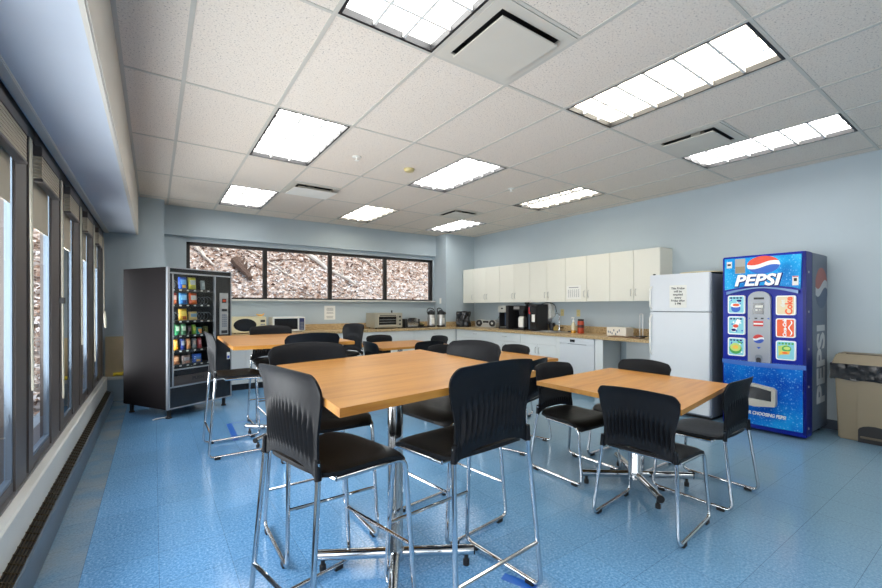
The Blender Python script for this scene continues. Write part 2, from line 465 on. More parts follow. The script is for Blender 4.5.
for x in xs[1:-1]: mb.box(x-.012, x+.012, cy0, cy1, CEIL-.004, CEIL+.004)
for y in ys[1:-1]:
    for a, b in zip(xs, xs[1:]): mb.box(a+.012, b-.012, y-.010, y+.010, CEIL-.0035, CEIL+.003)
for i, j in VENTS: mb.box(GX(i)+.012, GX(i+1)-.012, GY(j)+.6096-.010, GY(j)+.6096+.010, CEIL-.0035, CEIL+.003)
mb.box(cx1-.022, cx1, cy0, cy1, CEIL-.004, CEIL+.003); mb.box(cx0, cx0+.022, cy0, cy1, CEIL-.004, CEIL+.003)
mb.box(cx0, cx1, 7.398, 7.42, CEIL-.004, CEIL+.003)
struct(mb, 'trim_1', TBAR)

# kitchen wall, wall behind the viewer, back wall with its strip window, corner columns
struct(MB().box(XR, XR+.15, YF-.15, YB+.25, 0, CEIL+.25), 'wall_right', WALL)
struct(MB().box(-.9, XR, YF-.15, YF, 0, CEIL+.25), 'wall_front', WALL)
WX0, WX1, WZ0, WZ1 = .41, 5.005, 1.40, 2.29
mb = MB().mat(WALL)
mb.box(-.7, XR, YB, YB+.2, 0, WZ0)
mb.box(-.7, XR, YB, YB+.2, WZ1, CEIL+.25)
mb.box(-.7, WX0, YB, YB+.2, WZ0, WZ1); mb.box(WX1, XR, YB, YB+.2, WZ0, WZ1)
mb.box(.12, 5.03, 7.42, YB, 2.365, CEIL+.2)                     # dropped header over the window
struct(mb, 'wall_back')
mb = MB().mat(COLUMN_P); mb.box(-.62, .12, 7.11, YB, 0, CEIL+.2); struct(mb, 'wall_corner_column')
mb = MB().mat(COLUMN_P); mb.box(5.03, XR, 7.05, YB, 0, CEIL+.2); struct(mb, 'wall_kitchen_column')
# soffit along the window side
mb = MB().mat(SOFFIT_P); mb.box(-.9, -.205, YF, 7.11, 2.285, CEIL+.2)
mb.mat(CREAM_P).box(-.205, -.18, YF, 7.11, 2.27, CEIL+.2, bevel=.006)
mb.mat(TRIMW).box(-.545, -.50, YF, 7.11, 2.268, 2.285, bevel=.004)
struct(mb, 'wall_soffit')
# window side: low wall, ledge
mb = MB().mat(WALL); mb.box(-.85, -.60, YF, YB, -.05, .33); struct(mb, 'wall_left')
mb = MB().mat(TRIMW)
mb.prism([(-.60, .16), (-.518, .16), (-.512, .335), (-.520, .345), (-.556, .350), (-.60, .352)], YF, 7.06, 'XZ')
struct(mb, 'trim_2')
mb = MB().mat(simple('sill_grey', srgb(96, 96, 98), rough=.4, var=.1, scale=5)); mb.prism([(-.72, .352), (-.556, .352), (-.556, .366), (-.72, .392)], YF, 7.11, 'XZ'); struct(mb, 'trim_3')
mb = MB().mat(simple('rubber_base', srgb(54, 66, 82), rough=.5)); mb.box(XR-.006, XR, YF, 7.05, 0, .10); struct(mb, 'baseboard_right')
# tall windows: each a bay with its bronze frame, recessed pane and mullion post beyond it
bays = [(-2.9, -1.55), (-1.42, -.02), (.12, 1.70), (1.90, 2.87), (3.25, 3.74), (4.22, 4.64), (5.22, 5.60), (6.20, 6.56)]  # first three bays unseen, added to bring daylight in
prev = -3.2
for k, (y0, y1) in enumerate(bays):
    nxt = bays[k+1][0] if k+1 < len(bays) else 7.11
    zb, zt = .385, 2.262
    mb = MB().mat(BRONZE)
    mid = y1+(nxt-y1)*.58
    mb.box(-.618, -.60, prev if k == 0 else y0, y0+.004, zb-.03, zt)                                # jamb
    mb.box(-.618, -.562, y1, mid, zb-.035, zt, bevel=.004)                                        # mullion, near flange
    mb.mat(DARKBR).box(-.618, -.590, mid, mid+.06, zb-.035, zt)                                    # shadow channel
    mb.mat(BRONZE).box(-.618, -.564, mid+.06, nxt, zb-.035, zt)                       # far flange
    mb.mat(DARKBR).box(-.618, -.558, y0-.05 if k else prev, nxt, zt-.06, 2.285)                    # head
    mb.mat(BRONZE).box(-.618, -.570, y0, y1, zb-.03, zb+.03)
    f = struct(mb, 'window_%d' % (k+1))
    g = MB().mat(REVEAL)
    g.box(-.600, -.572, y1-.010, y1, zb+.03, zt-.06); g.box(-.600, -.574, y0+.004, y0+.020, zb+.03, zt-.06)
    g.box(-.600, -.574, y0+.02, y1-.010, zb+.03, zb+.048); g.box(-.600, -.574, y0+.02, y1-.010, zt-.08, zt-.06)
    struct(g, 'sash', parent=f)
    struct(MB().mat(GLASS).quad((-.580, y0+.01, zb+.04), (-.580, y1-.005, zb+.04), (-.580, y1-.005, zt-.07), (-.580, y0+.01, zt-.07)), 'pane', parent=f)
    prev = nxt
# strip window in the back wall
mb = MB().mat(DARKBR)
fy0, fy1 = 7.53, 7.60
mb.box(WX0, WX1, fy0, fy1, WZ0, WZ0+.03); mb.box(WX0, WX1, fy0, fy1, WZ1-.05, WZ1)
mb.box(WX0, WX0+.05, fy0, fy1, WZ0, WZ1); mb.box(WX1-.06, WX1, fy0, fy1, WZ0, WZ1)
ml = [1.565, 2.712, 3.862]
for x in ml: mb.box(x-.032, x+.032, fy0, fy1, WZ0+.03, WZ1-.05)
f = struct(mb, 'window_9')
ed = [WX0+.05]+ml+[WX1-.06]
for a, b in zip(ed, ed[1:]):
    struct(MB().mat(GLASS).box(a+(.03 if a in ml else 0), b-(.03 if b in ml else 0), 7.566, 7.570, WZ0+.03, WZ1-.05), 'pane', parent=f)
struct(MB().mat(TRIMW).box(WX0-.02, 5.028, 7.415, 7.55, 1.372, 1.400, bevel=.005), 'window_sill', parent=f)

# hillside outside, its litter, fallen wood
def hill_z(x, y):
    d = max(-1.0-x, y-8.0, -.2)
    dd = max(0, d)
    return -.05 + dd*.74 + (.12*min(1, max(0, d*1.5)))*noise.noise(Vector((x*.8, y*.8, 3)))*2 + .05*noise.noise(Vector((x*3.1, y*3.1, 1)))
mb = MB().mat(HILL)
hx = [-6.4+.18*i for i in range(0, 83)]; hy = [-3.0+.2*j for j in range(0, 90)]
V = {}
for i, x in enumerate(hx):
    for j, y in enumerate(hy):
        if x < -.78 or y > 7.74:
            xx = x if not (-1.0 < x < -.78 and y < 7.7) else x
            V[i, j] = mb.bm.verts.new((xx, y, hill_z(x, y)))
fs = [mb.bm.faces.new((V[i, j], V[i+1, j], V[i+1, j+1], V[i, j+1])) for i in range(len(hx)-1) for j in range(len(hy)-1)
      if all(k in V for k in ((i, j), (i+1, j), (i+1, j+1), (i, j+1)))]
mb._tag(fs, True)
struct(mb, 'hill')
mb = MB()
rnd = random.Random(3)
mb.mat(LEAFW); mb.mat(LEAF)
for k in range(17000):
    if k < 11000: x, y = rnd.uniform(.2, 8.4), rnd.uniform(9.7, 13.0)
    elif k < 15500: x, y = rnd.uniform(-3.6, .2), rnd.uniform(7.0, 12.0)
    else: x, y = -1.02-abs(rnd.gauss(0, .9)), rnd.uniform(1.5, 7.5)
    if x > -1.0 and y < 8.0: continue
    z = hill_z(x, y)+.03
    s = rnd.uniform(.02, .06)*(1.0 if k < 11000 else 1.5); a = rnd.uniform(0, 2*pi); t = rnd.uniform(-.9, .9); w = s*rnd.uniform(.25, .7)
    M = Matrix.Translation((x, y, z)) @ Matrix.Rotation(a, 3, 'Z').to_4x4() @ Matrix.Rotation(t, 3, 'X').to_4x4() @ Matrix.Rotation(rnd.uniform(-.8, .8), 3, 'Y').to_4x4()
    vs = [mb.bm.verts.new(M @ Vector(p)) for p in ((-s, 0, 0), (0, -w, s*.3), (s, 0, 0), (0, w, s*.25))]
    f_ = mb.bm.faces.new(vs); f_.material_index = 0 if rnd.random() < (.75 if y < 11.0 + rnd.uniform(-.3, .3) else .2) else 1
tag(mb.obj('leaf_litter'), 'dry pale leaf litter covering the hillside outside the windows', 'leaf litter', kind='stuff')
def branch(name, label, p0, p1, r, mat, bend=.1, cat='branch'):
    rr = random.Random(label)
    pts = []
    for k in range(9):
        t = k/8; x = p0[0]+(p1[0]-p0[0])*t; y = p0[1]+(p1[1]-p0[1])*t
        z = hill_z(x, y)+r*.8+.02
        pts.append((x+rr.uniform(-bend, bend)*.5, y+rr.uniform(-bend, bend)*.3, z+rr.uniform(0, bend)*.4))
    mb = MB().mat(mat); mb.tube(pts, [r*(1-.6*k/8) for k in range(9)], seg=7)
    for q in (3, 5, 6):
        b = Vector(pts[q]); mb.tube([b, b+Vector((rr.uniform(-.25, .25), rr.uniform(-.1, .1), rr.uniform(.1, .3)))], [r*.4, r*.15], seg=5)
    tag(mb.obj(name), label, cat, 'fallen wood on the hillside')
branch('fallen_branch', 'pale branch slanting down the hill behind the first strip window pane', (.80, 11.75), (1.16, 11.1), .055, BARK, .05)
branch('fallen_branch', 'short stub of pale branch beside the slanting one in the first strip window pane', (1.18, 11.75), (1.32, 11.5), .06, BARK, .02)
branch('fallen_branch', 'long thin pale branch crossing the first mullion of the strip window', (1.88, 11.95), (3.0, 10.6), .028, BARK, .05)
branch('fallen_branch', 'thick mossy branch slanting across the second mullion of the strip window', (3.50, 11.95), (4.40, 10.25), .075, BARK, .06)
branch('fallen_branch', 'forked thin dark twig lying across the second strip window pane', (2.45, 11.35), (3.30, 11.3), .02, BARKD, .06)
branch('fallen_branch', 'short pale branch outside the third strip window pane', (5.0, 11.8), (5.55, 11.1), .04, BARK, .05)
branch('fallen_branch', 'grey branch lying up the slope beyond the tall side windows', (-1.4, 7.8), (-2.6, 10.0), .06, BARK)
branch('fallen_log', 'dark broken log on the hill behind the first strip window pane', (1.62, 11.15), (1.88, 10.55), .13, BARKD, .05, 'log')

# baseboard heater under the tall windows
t = thing('baseboard_heater', 'long grey baseboard heater with brown slotted grille under the tall windows', 'heater', (-.45, 2, 0))
mb = MB().mat(simple('heater_grey', srgb(88, 104, 120), rough=.4, var=.08)); mb.prism([(0, .004), (0, .140), (-.006, .150), (-.016, .150), (-.016, .004)], YF-1.9, 5.03, 'XZ'); mb.obj('front_panel', parent=t)
mb = MB().mat(simple('grille_brown', srgb(70, 60, 42), rough=.45, metal=.3, var=.2, scale=8))
for x in range(6):
    xa = -.018-.0112*x; mb.box(xa-.003, xa, YF-1.9, 5.03, .142+.005*x, .150+.005*x)
y = YF-1.9
while y < 5.0:
    mb.prism([(-.016, .143), (-.083, .173), (-.083, .180), (-.016, .150)], y, y+.005, 'XZ'); y += .075
mb.obj('grille', parent=t)
mb = MB().mat(BLACK); mb.box(-.084, -.0162, YF-1.9, 5.03, .06, .135); mb.obj('fin_tray', parent=t)

# blinds, raised at the head of each tall window
wl = ['between the second and third posts, its cord knotted dark half way', 'on the third tall window along from the viewer', 'on the fourth tall window along', 'on the tall window closest to the black vending machine']
names_b = ['beige blind raised at the head of the big tall window at the picture edge',
           'beige blind raised on the second visible tall window, its cord hanging long',
           'bunched beige blind raised at the head of the middle tall window of the five',
           'bunched beige blind raised at the head of the tall window one before the corner',
           'bunched beige blind raised on the last tall window beside the corner column, looped cord']
for k, (y0, y1) in enumerate(bays[3:]):
    t = thing('window_blind', names_b[k], 'blind', (-.556, (y0+y1)/2, 2.2), group='raised blinds on the tall windows')
    w = (y1-y0)/2
    e = .12
    MB().mat(BRONZE).box(-.012, .030, -w-.01, w+.01+e*.3, -.06, -.005, bevel=.004).obj('headrail', parent=t)
    mb = MB().mat(BEIGEBL)
    for q in range(7): mb.box(-.010+.002*(q % 2), .028, -w, w+e*.3, -.075-.018*q, -.062-.018*q)
    mb.obj('slats', parent=t)
    mb = MB().mat(BRONZE); mb.box(-.008, .032, -w, w+e*.3, -.205, -.188, bevel=.003); mb.obj('bottom_rail', parent=t)
    mb = MB().mat(BEIGEBL); mb.box(-.0185, -.0180, -w+.045, w-.03, -.46 if k else -.42, -.06); mb.obj('sheer_panel', parent=t)
    mb = MB().mat(CORDM)
    yc = w+.05
    L = [1.35, 1.55, 1.25, 1.5, .95][k]
    mb.tube([(.036, yc, -.06), (.040, yc+.006, -L*.5), (.043, yc+.012, -L)], .0045, seg=5)
    mb.tube([(.036, yc+.03, -.06), (.042, yc+.022, -L*.5), (.046, yc+.012, -L)], .0045, seg=5)
    if k == 4: mb.tube([(.046, yc+.012, -L), (.06, yc+.05, -L-.12), (.06, yc+.02, -L-.26), (.05, yc-.03, -L-.14)], .008, fillet=.06, seg=6, closed=True)
    mb.obj('cord', parent=t)
    if k == 1: MB().mat(RUBBER).box(.028, .050, yc-.02, yc+.055, -.90, -.86).obj('cord_knot', parent=t)
# tan board on the corner column, yellow cloth on it
tag(MB().box(-.535, .115, 7.085, 7.108, .34, .875).obj('plywood_panel', PLY), 'tan plywood board fixed low on the corner column beside the vending machine', 'board')
tag(MB().mat(TRIMW).box(-.52, .10, 7.02, 7.083, .30, .34).obj('board_ledge'), 'narrow pale ledge at the foot of the tan plywood board', 'ledge')
mb = MB().mat(YEL)
def yc_(u, v):
    x = -.45+.42*u; y = 7.03+.05*v; z = .343+.05*(1-v)*0+.035*abs(noise.noise(Vector((u*5, v*3, 0))))+.03*v
    return Vector((x, y, z+.012)), Vector((x, y, z))
mb.sheet(yc_, 14, 4, .01)
tag(mb.obj('yellow_cloth'), 'crumpled yellow strip of cloth lying on the ledge below the plywood', 'cloth')

# ------------------------------------------------------------------ ceiling fixtures
lamp_mats = {0: emit('lamp_cool', (1.0, .985, .96), 7), 1: emit('lamp_warm', (1.0, .92, .76), 7)}
LOUV = simple('louver_white', srgb(232, 232, 228), rough=.35, var=.02)
light_labels = ['cut-off louvred light at the top of the picture beside the square diffuser',
 'louvred light over the tall table closest to the vending machine, second from the soffit side',
 'louvred light in the row by the strip window, above the vending machine',
 'white louvred light in the middle of the ceiling over the low back tables',
 'small warm-toned louvred light in the row by the strip window',
 'large warm-toned louvred light, biggest whole one, over the low dining table',
 'long cool-white louvred light beside the wall above the drinks machine',
 'louvred light with one dark tube, above the wall cabinets',
 'louvred light in the far corner above the airpots',
 'unseen louvred light added behind the viewer on the window side', 'unseen louvred light added behind the viewer in the middle', 'unseen louvred light added behind the viewer on the kitchen side']
def make_light(i, j, kind, label):
    cx, cy = (GX(i)+GX(i+1))/2, (GY(j)+GY(j+1))/2
    t = thing('ceiling_light', label, 'ceiling light', (cx, cy, CEIL), group='louvred ceiling lights')
    a, b = .3048-.013, .6096-.013
    mb = MB().mat(BLACK)
    for x0, x1, y0, y1 in ((-a, a, -b, -b+.016), (-a, a, b-.016, b), (-a, -a+.016, -b+.016, b-.016), (a-.016, a, -b+.016, b-.016)): mb.box(x0, x1, y0, y1, -.004, .034)
    mb.obj('frame', parent=t)
    a -= .016; b -= .016
    mb = MB().mat(LOUV)
    for x0, x1, y0, y1 in ((-a-.01, -a, -b, b), (a, a+.01, -b, b), (-a, a, -b-.01, -b), (-a, a, b, b+.01)): mb.box(x0, x1, y0, y1, .034, .062)
    mb.box(-a-.01, a+.01, -b-.01, b+.01, .062, .07)
    mb.obj('housing', parent=t)
    lm = lamp_mats[1 if kind else 0]
    mb = MB().mat(lm)
    # fluorescent tubes seen as one glowing panel per tube column
    for q in range(3):
        x0 = -a+q*2*a/3
        if kind == 2 and q == 0: mb.mat(simple('dead_panel', srgb(40, 42, 44), rough=.5)); mb.box(x0+.004, x0+2*a/3-.004, -b+.004, b-.004, .048, .061); mb.mat(lm)
        else: mb.box(x0+.004, x0+2*a/3-.004, -b+.004, b-.004, .048, .061)
    mb.obj('lamp_panel', parent=t)
    mb = MB().mat(LOUV)
    for q in range(1, 3): mb.box(-a+q*2*a/3-.008, -a+q*2*a/3+.008, -b, b, .004, .024)
    for q in range(1, 6): mb.box(-a, a, -b+q*2*b/6-.008, -b+q*2*b/6+.008, .005, .024)
    mb.obj('louver', parent=t)
for (i, j, k), lb in zip(LIGHTS, light_labels): make_light(i, j, k, lb)
vent_labels = ['big square plaque air diffuser beside the cut-off ceiling light', 'square air diffuser beside the long light above the drinks machine',
               'small square air diffuser near the strip window, above the far tall table', 'small square air diffuser beside the light in the far corner']
for (i, j), lb in zip(VENTS, vent_labels):
    cx, cy = (GX(i)+GX(i+1))/2, GY(j)+.9144
    t = thing('ceiling_vent', lb, 'air vent', (cx, cy, CEIL), group='square ceiling air diffusers')
    mb = MB().mat(DIFFW); a = .292; b = .225
    for x0, x1, y0, y1 in ((-a, a, -a, -b), (-a, a, b, a), (-a, -b, -b, b), (b, a, -b, b)): mb.box(x0, x1, y0, y1, -.006, .004)
    mb.obj('flange', parent=t)
    mb = MB().mat(BLACK); mb.box(-b-.02, b+.02, -b-.02, b+.02, .09, .10)
    for x0, x1, y0, y1 in ((-b-.02, -b, -b, b), (b, b+.02, -b, b), (-b-.02, b+.02, -b-.02, -b), (-b-.02, b+.02, b, b+.02)): mb.box(x0, x1, y0, y1, .004, .09)
    mb.obj('neck', parent=t)
    mb = MB().mat(DIFFW); mb.box(-.215, .215, -.215, .215, -.034, -.026, bevel=.003); mb.box(-.04, .04, -.04, .04, -.026, .09); mb.obj('plaque', parent=t)
    if (i, j) == (2, 2):
        MB().mat(WHITEPL).prism([(-.24, -.052), (.20, -.036), (.20, -.041), (-.24, -.060)], -.27, .27, 'YZ').obj('air_deflector', parent=t, label='white air deflector plate')
for (x, y, lb, m) in ((1.70, 3.95, 'white sprinkler head in the ceiling near the louvred light over the tall table', WHITEPL), (3.80, 3.87, 'pale sprinkler head in the ceiling near the half dark light', WHITEPL)):
    t = thing('sprinkler_head', lb, 'sprinkler', (x, y, CEIL), group='ceiling sprinklers')
    MB().mat(m).lathe([(0, 0), (.045, 0), (.045, -.004), (.03, -.010), (0, -.010)]).obj('escutcheon', parent=t)
    mb = MB().mat(m); mb.lathe([(.012, -.008), (.010, -.03), (.006, -.034)], seg=10); mb.lathe([(.022, -.036), (.022, -.039), (0, -.041)], seg=12); mb.obj('deflector', parent=t)
t = thing('smoke_detector', 'round yellowed smoke detector in the middle of the ceiling', 'smoke detector', (2.33, 3.97, CEIL))
MB().mat(OUTLETM).lathe([(0, 0), (.06, 0), (.06, -.012), (.045, -.03), (.02, -.034), (0, -.034)]).obj('cover', parent=t)

# ------------------------------------------------------------------ tables
def table(name, label, x, y, rot, w, d, z, fl=.385, group=None, corners=None, fr=0):
    t = thing(name, label, 'table', (x, y, 0), rot, group)
    mb = MB().mat(WOOD)
    if corners:
        rt = Matrix.Rotation(radians(-rot), 2)
        mb.prism([tuple(rt @ (Vector(c)-Vector((x, y)))) for c in corners], z-.030, z, 'XY')
    else: mb.box(-w/2, w/2, -d/2, d/2, z-.030, z, bevel=.003)
    mb.obj('tabletop', parent=t)
    mb = MB().mat(BLACK); mb.box(-.26, .26, -.03, .03, z-.045, z-.031); mb.box(-.03, .03, -.26, .26, z-.046, z-.0312); mb.obj('support_plate', parent=t)
    mb = MB().mat(CHROME); mb.lathe([(.060, z-.046), (.060, z-.054), (.038, z-.058), (.038, .11), (.044, .10), (.044, .045), (.030, .04)], seg=28); mb.obj('column', parent=t)
    for k in range(4):
        a = radians(45+fr+90*k); c, s = cos(a), sin(a)
        f = MB().mat(CHROME).tube([(c*.030, s*.030, .076), (c*fl, s*fl, .074)], .0245, seg=16).obj('foot', parent=t)
        mb = MB().mat(RUBBER); p = fl-.035
        mb.tube([(c*(fl), s*(fl), .074), (c*(fl+.006), s*(fl+.006), .074)], .0235, seg=14)
        mb.lathe([(.010, .052), (.010, .03), (.016, .026), (.016, 0.0), (0, 0.0)], (c*p, s*p, 0), seg=12); mb.obj('leveler', parent=f)
    return t
table('bar_table', 'large tall oak-topped table in the middle, on a thick chrome column', .972, 1.790, 8, 1.18, .90, .962, fr=6, corners=[(.475, 1.236), (1.552, 1.410), (1.618, 2.60), (.545, 2.345)])
table('bar_table', 'tall oak-topped table standing in front of the snack vending machine', 1.03, 4.26, -2, 1.0, 1.40, .965)
table('dining_table', 'low oak-topped table closest to the drinks machine and fridge', 2.847, 1.635, 6, 1.10, .913, .726, corners=[(2.318, 1.076), (3.385, 1.240), (3.390, 2.19), (2.335, 2.112)])
table('dining_table', 'low oak-topped table half hidden behind the large tall table, before the dishwasher', 3.02, 3.42, 0, 1.03, 1.06, .728)
table('dining_table', 'low oak-topped table furthest back, in front of the toaster oven counter', 2.99, 5.36, 2, 1.10, .92, .728)

# ------------------------------------------------------------------ chairs
BH = .372
def back_pt(u, v, ZS, side):
    hw = .209-.010*sin(pi*min(1, v/.8))+.024*max(0, v-.45)/.55
    au = abs(u)
    zt = BH-.022*u*u-(.036*((au-.82)/.18)**2.4 if au > .82 else 0)
    zb = -.026+.050*(1-au**3.2)
    z = zb+v*(zt-zb)
    q = max(0, z/BH)
    y = -.200-.050*q**1.25+.052*au**2.2*(.12+.88*q)-.012*max(0, (v-.86)/.14)**2
    hi = .66-.10*u*u; lo = .10
    win = max(0, min(1, (v-lo)/.10))*max(0, min(1, (hi-v)/.16))*max(0, min(1, (.93-au)/.06))
    c8 = cos(2*pi*u*8.0); y += .0085*(c8 if c8 > 0 else -abs(c8)**.6)*win
    return Vector((hw*u, y+side*.0045, ZS+z))
def make_chair(name, ZS, stool):
    t = bpy.data.objects.new(name, None); COL.objects.link(t)
    mb = MB().mat(BLACK_P)
    mb.sheet(lambda a, b: (back_pt(a*2-1, b, ZS, 1), back_pt(a*2-1, b, ZS, -1)), 96, 22, .009)
    mb.obj('backrest', parent=t, sharp=55)
    def seat_pt(a, b, dz):
        u = a*2-1; au = abs(u)
        hw = .205+.032*b-.030*max(0, (b-.86)/.14)**2-.035*max(0, (.10-b)/.10)**2
        yf = .232-.022*au**5; yr = -.205+.020*au**4
        y = yr+b*(yf-yr)
        z = ZS+.004-.016*(1-au**2)*sin(pi*min(1, b*1.1))**1+(-.040*((b-.72)/.28)**2 if b > .72 else 0)+.008*max(0, (.2-b)/.2)
        z -= .010*au**6
        return Vector((hw*u, y, z+dz))
    mb = MB().mat(SEAT_P)
    mb.sheet(lambda a, b: (seat_pt(a, b, 0), seat_pt(a, b, -.016)), 20, 24, .016)
    mb.obj('seat', parent=t, sharp=55)
    for s in (-1, 1):
        zr = .0205
        pts = [(.207*s, -.198, ZS+.045), (.211*s, -.198, ZS-.02), (.240*s, -.250, zr), (.240*s, .238, zr), (.222*s, .195, ZS-.036), (.200*s, -.12, ZS-.034)]
        f = MB().mat(CHROME).tube(pts, .0105, fillet=.045, seg=10, fs_=6).obj('side_frame', parent=t)
        for yy in (-.185, .175):
            MB().mat(RUBBER).box(.240*s-.012, .240*s+.012, yy-.022, yy+.022, 0, .024, bevel=.003, seg=1).obj('rubber_foot', parent=f)
        MB().mat(BLACK_P).tube([(.206*s, -.199, ZS+.055), (.210*s, -.1975, ZS-.014)], [.010, .0135], seg=10).obj('sleeve', parent=f)
    for yy in (.12, -.12):
        MB().mat(CHROME).tube([(-.205, yy, ZS-.034), (.205, yy, ZS-.034)], .009, seg=8).obj('crossbar', parent=t)
    if stool:
        for z, y in ((.29, .238-.043*.29/(ZS-.036)), (.22, -.250+.044*.22/(ZS-.02))):
            x = .240-.018*z/ZS
            MB().mat(CHROME).tube([(-x, y, z), (x, y, z)], .0085, seg=8).obj('footrest', parent=t)
    return t
STOOL = make_chair('bar_stool', .690, True)
CHAIR = make_chair('stacking_chair', .446, False)
used = set()
def place(proto, x, y, th, label, cat, group):
    o = proto if proto.name not in used else copy_tree(proto)
    used.add(o.name)
    o.location = (x, y, 0); o.rotation_euler = (0, 0, radians(th))
    if proto is STOOL and 'ribbed' in label: o.scale = (1.07, 1, 1)
    return tag(o, label, cat, group)
SG = 'black sled-base stools at the tall tables'; LG = 'black sled-base chairs at the low tables'
for x, y, th, lb in (
    (.616, 1.664, -78, 'black high stool seen side-on from behind at the window side of the large tall table'),
    (1.152, 1.490, 5, 'black high stool with ribbed back to the viewer before the large tall table'),
    (.765, 2.285, 180, 'black high stool facing the viewer from across the large tall table'),
    (1.470, 2.030, 97, 'black high stool tucked under the kitchen side of the large tall table'),
    (.620, 4.135, -90, 'black high stool seen in profile beside the snack vending machine front'),
    (1.110, 4.830, 180, 'black high stool in front of the microwaves, facing the viewer over the far tall table'),
    (1.105, 3.690, 0, 'black high stool with a bluish back to the viewer at the far tall table'),
    (1.92, 5.000, 102, 'black high stool standing alone at the counter end of the far tall table'),
): place(STOOL, x, y, th, lb, 'stool', SG)
for x, y, th, lb in (
    (2.475, 1.325, -84, 'black low chair, ribbed back squarely to the viewer, at the low table by the fridge'),
    (3.150, 1.315, 2, 'black low chair seen edge-on in front of the drinks machine dispenser'),
    (2.705, 2.050, 180, 'black low chair facing the viewer, arched gap under its back, by the low fridge table'),
    (3.270, 1.930, 90, 'black low chair before the fridge door, only its back top and seat corner showing'),
    (3.400, 3.600, 90, 'black low chair before the white drawers, behind the half hidden low table'),
    (2.770, 2.760, 18, 'black low chair turned askew between the two low tables, partly behind a stool back'),
    (2.880, 3.880, 180, 'black low chair mostly hidden behind the stool at the kitchen end of the large table'),
    (3.020, 5.900, 180, 'black low chair below the toaster oven, facing the viewer at the back table'),
    (3.530, 5.420, 90, 'black low chair below the airpots at the end of the back table'),
    (2.570, 5.050, -90, 'black low chair edge-on at the microwave end of the back table'),
    (3.095, 4.930, 0, 'black low chair with its dark back to the viewer at the back table'),
): place(CHAIR, x, y, th, lb, 'chair', LG)

# ------------------------------------------------------------------ kitchen
CT = .855     # counter top surface
def pull(parent, x, y, z, vert, l=.09, mat=None):
    """bow handle on a face looking to -y"""
    a, b = ((x, y, z-l/2), (x, y, z+l/2)) if vert else ((x-l/2, y, z), (x+l/2, y, z))
    a, b = Vector(a), Vector(b); o = Vector((0, -.024, 0))
    return MB().mat(mat or BRUSHED).tube([a, a+o+(b-a)*.12, b+o-(b-a)*.12, b], .0048, fillet=.012, seg=6).obj('handle', parent=parent)
def upper(label, ya, yb, doors):
    """wall cabinet on the kitchen wall from y=ya (far) to y=yb (near); local x = ya - y"""
    t = thing('wall_cabinet', label, 'cabinet', (5.47, ya, 0), -90, 'white wall cabinets over the kitchen counter')
    W = ya-yb; z0, z1 = 1.360, 2.065
    MB().mat(WHITEL).box(.001, W-.001, .0205, XR-5.47-.002, z0, z1).obj('body', parent=t)
    n = len(doors); dw = W/n
    for k, hs in enumerate(doors):
        d = MB().mat(WHITEL).box(k*dw+.0026, (k+1)*dw-.0026, 0, .019, z0-.004, z1-.002, bevel=.0012, seg=1).obj('door', parent=t)
        pull(d, (k+1)*dw-.035 if hs == 'r' else k*dw+.035, 0, z0+.115, True, .10)
    return t
upper('single-door white wall cabinet in the far kitchen corner by the column', 7.030, 6.674, 'r')
upper('two-door white wall cabinet over the radio', 6.674, 5.891, 'rl')
upper('two-door white wall cabinet over the coffee machines', 5.891, 5.106, 'rl')
upper('two-door white wall cabinet over the sink', 5.106, 4.335, 'rl')
cabn = upper('two-door white wall cabinet with a paper notice taped on its door', 4.335, 3.542, 'rl')
upper('two-door white wall cabinet next to the fridge, end panel showing', 3.542, 2.813, 'rl')
t = thing('paper_notice', 'white notice with rows of faint text taped on a wall cabinet door', 'notice', (5.4685, 4.305, 0), -90)
MB().mat(PAPER).box(0, .268, -.0012, .0008, 1.397, 1.611).obj('sheet', parent=t)
mb = MB().mat(INKG)
for c in range(6):
    for r in range(7): mb.box(.022+.038*c, .022+.038*c+.024, -.0018, -.0012, 1.43+.018*r, 1.438+.018*r)
mb.box(.04, .22, -.0018, -.0012, 1.575, 1.588); mb.obj('print', parent=t)

def base_unit(label, loc, rz, W, layout, depth=.60, hx=None, ndoor=2):
    """base cabinet: front at local y=0, x 0..W; layout 'drawer' = drawer over doors, 'doors', 'open'"""
    t = thing('base_cabinet', label, 'cabinet', loc, rz, 'white base cabinets under the counter')
    mb = MB().mat(WHITEB).box(.001, W-.001, .0205, depth, .10, CT-.042); mb.obj('body', parent=t)
    MB().mat(BLACK).box(.001, W-.001, .07, depth, 0, .099).obj('toe_kick', parent=t)
    zt = CT-.046
    zd = zt-.150 if layout != 'doors' else zt
    if layout != 'doors':
        d = MB().mat(WHITEB).box(.002, W-.002, 0, .019, zd+.004, zt, bevel=.0012, seg=1).obj('drawer' if layout == 'drawer' else 'false_front', parent=t)
        if layout == 'drawer': pull(d, W/2, 0, (zd+zt)/2+.01, False, .10)
    dw = W/ndoor
    for k in range(ndoor):
        d = MB().mat(WHITEB).box(k*dw+.002, (k+1)*dw-.002, 0, .019, .105, zd, bevel=.0012, seg=1).obj('door', parent=t)
        pull(d, (k+1)*dw-.035 if (k % 2 == 0 and ndoor > 1) else k*dw+.035, 0, zd-.10, True, .10)
    return t
FX = 5.17
t = base_unit('white drawer and door cabinet under the radio in the kitchen corner', (FX, 6.69, 0), -90, .866, 'drawer')
MB().mat(WHITEB).box(-.188, -.001, .004, .30, .0, CT-.042).obj('filler', parent=t)
base_unit('white drawer and door cabinet under the coffee machines', (FX, 5.822, 0), -90, .782, 'drawer')
base_unit('white two-door cabinet below the sink', (FX, 5.038, 0), -90, .765, 'sink')
t = thing('end_panel', 'white filler panels and open knee space between dishwasher and fridge', 'panel', (FX, 4.272, 0), -90)
MB().mat(WHITEB).box(0, .068, .0, .60, 0, CT-.042).obj('filler', parent=t)
MB().mat(WHITEB).box(.692, .815, .0, .02, 0, CT-.042).obj('stile', parent=t)
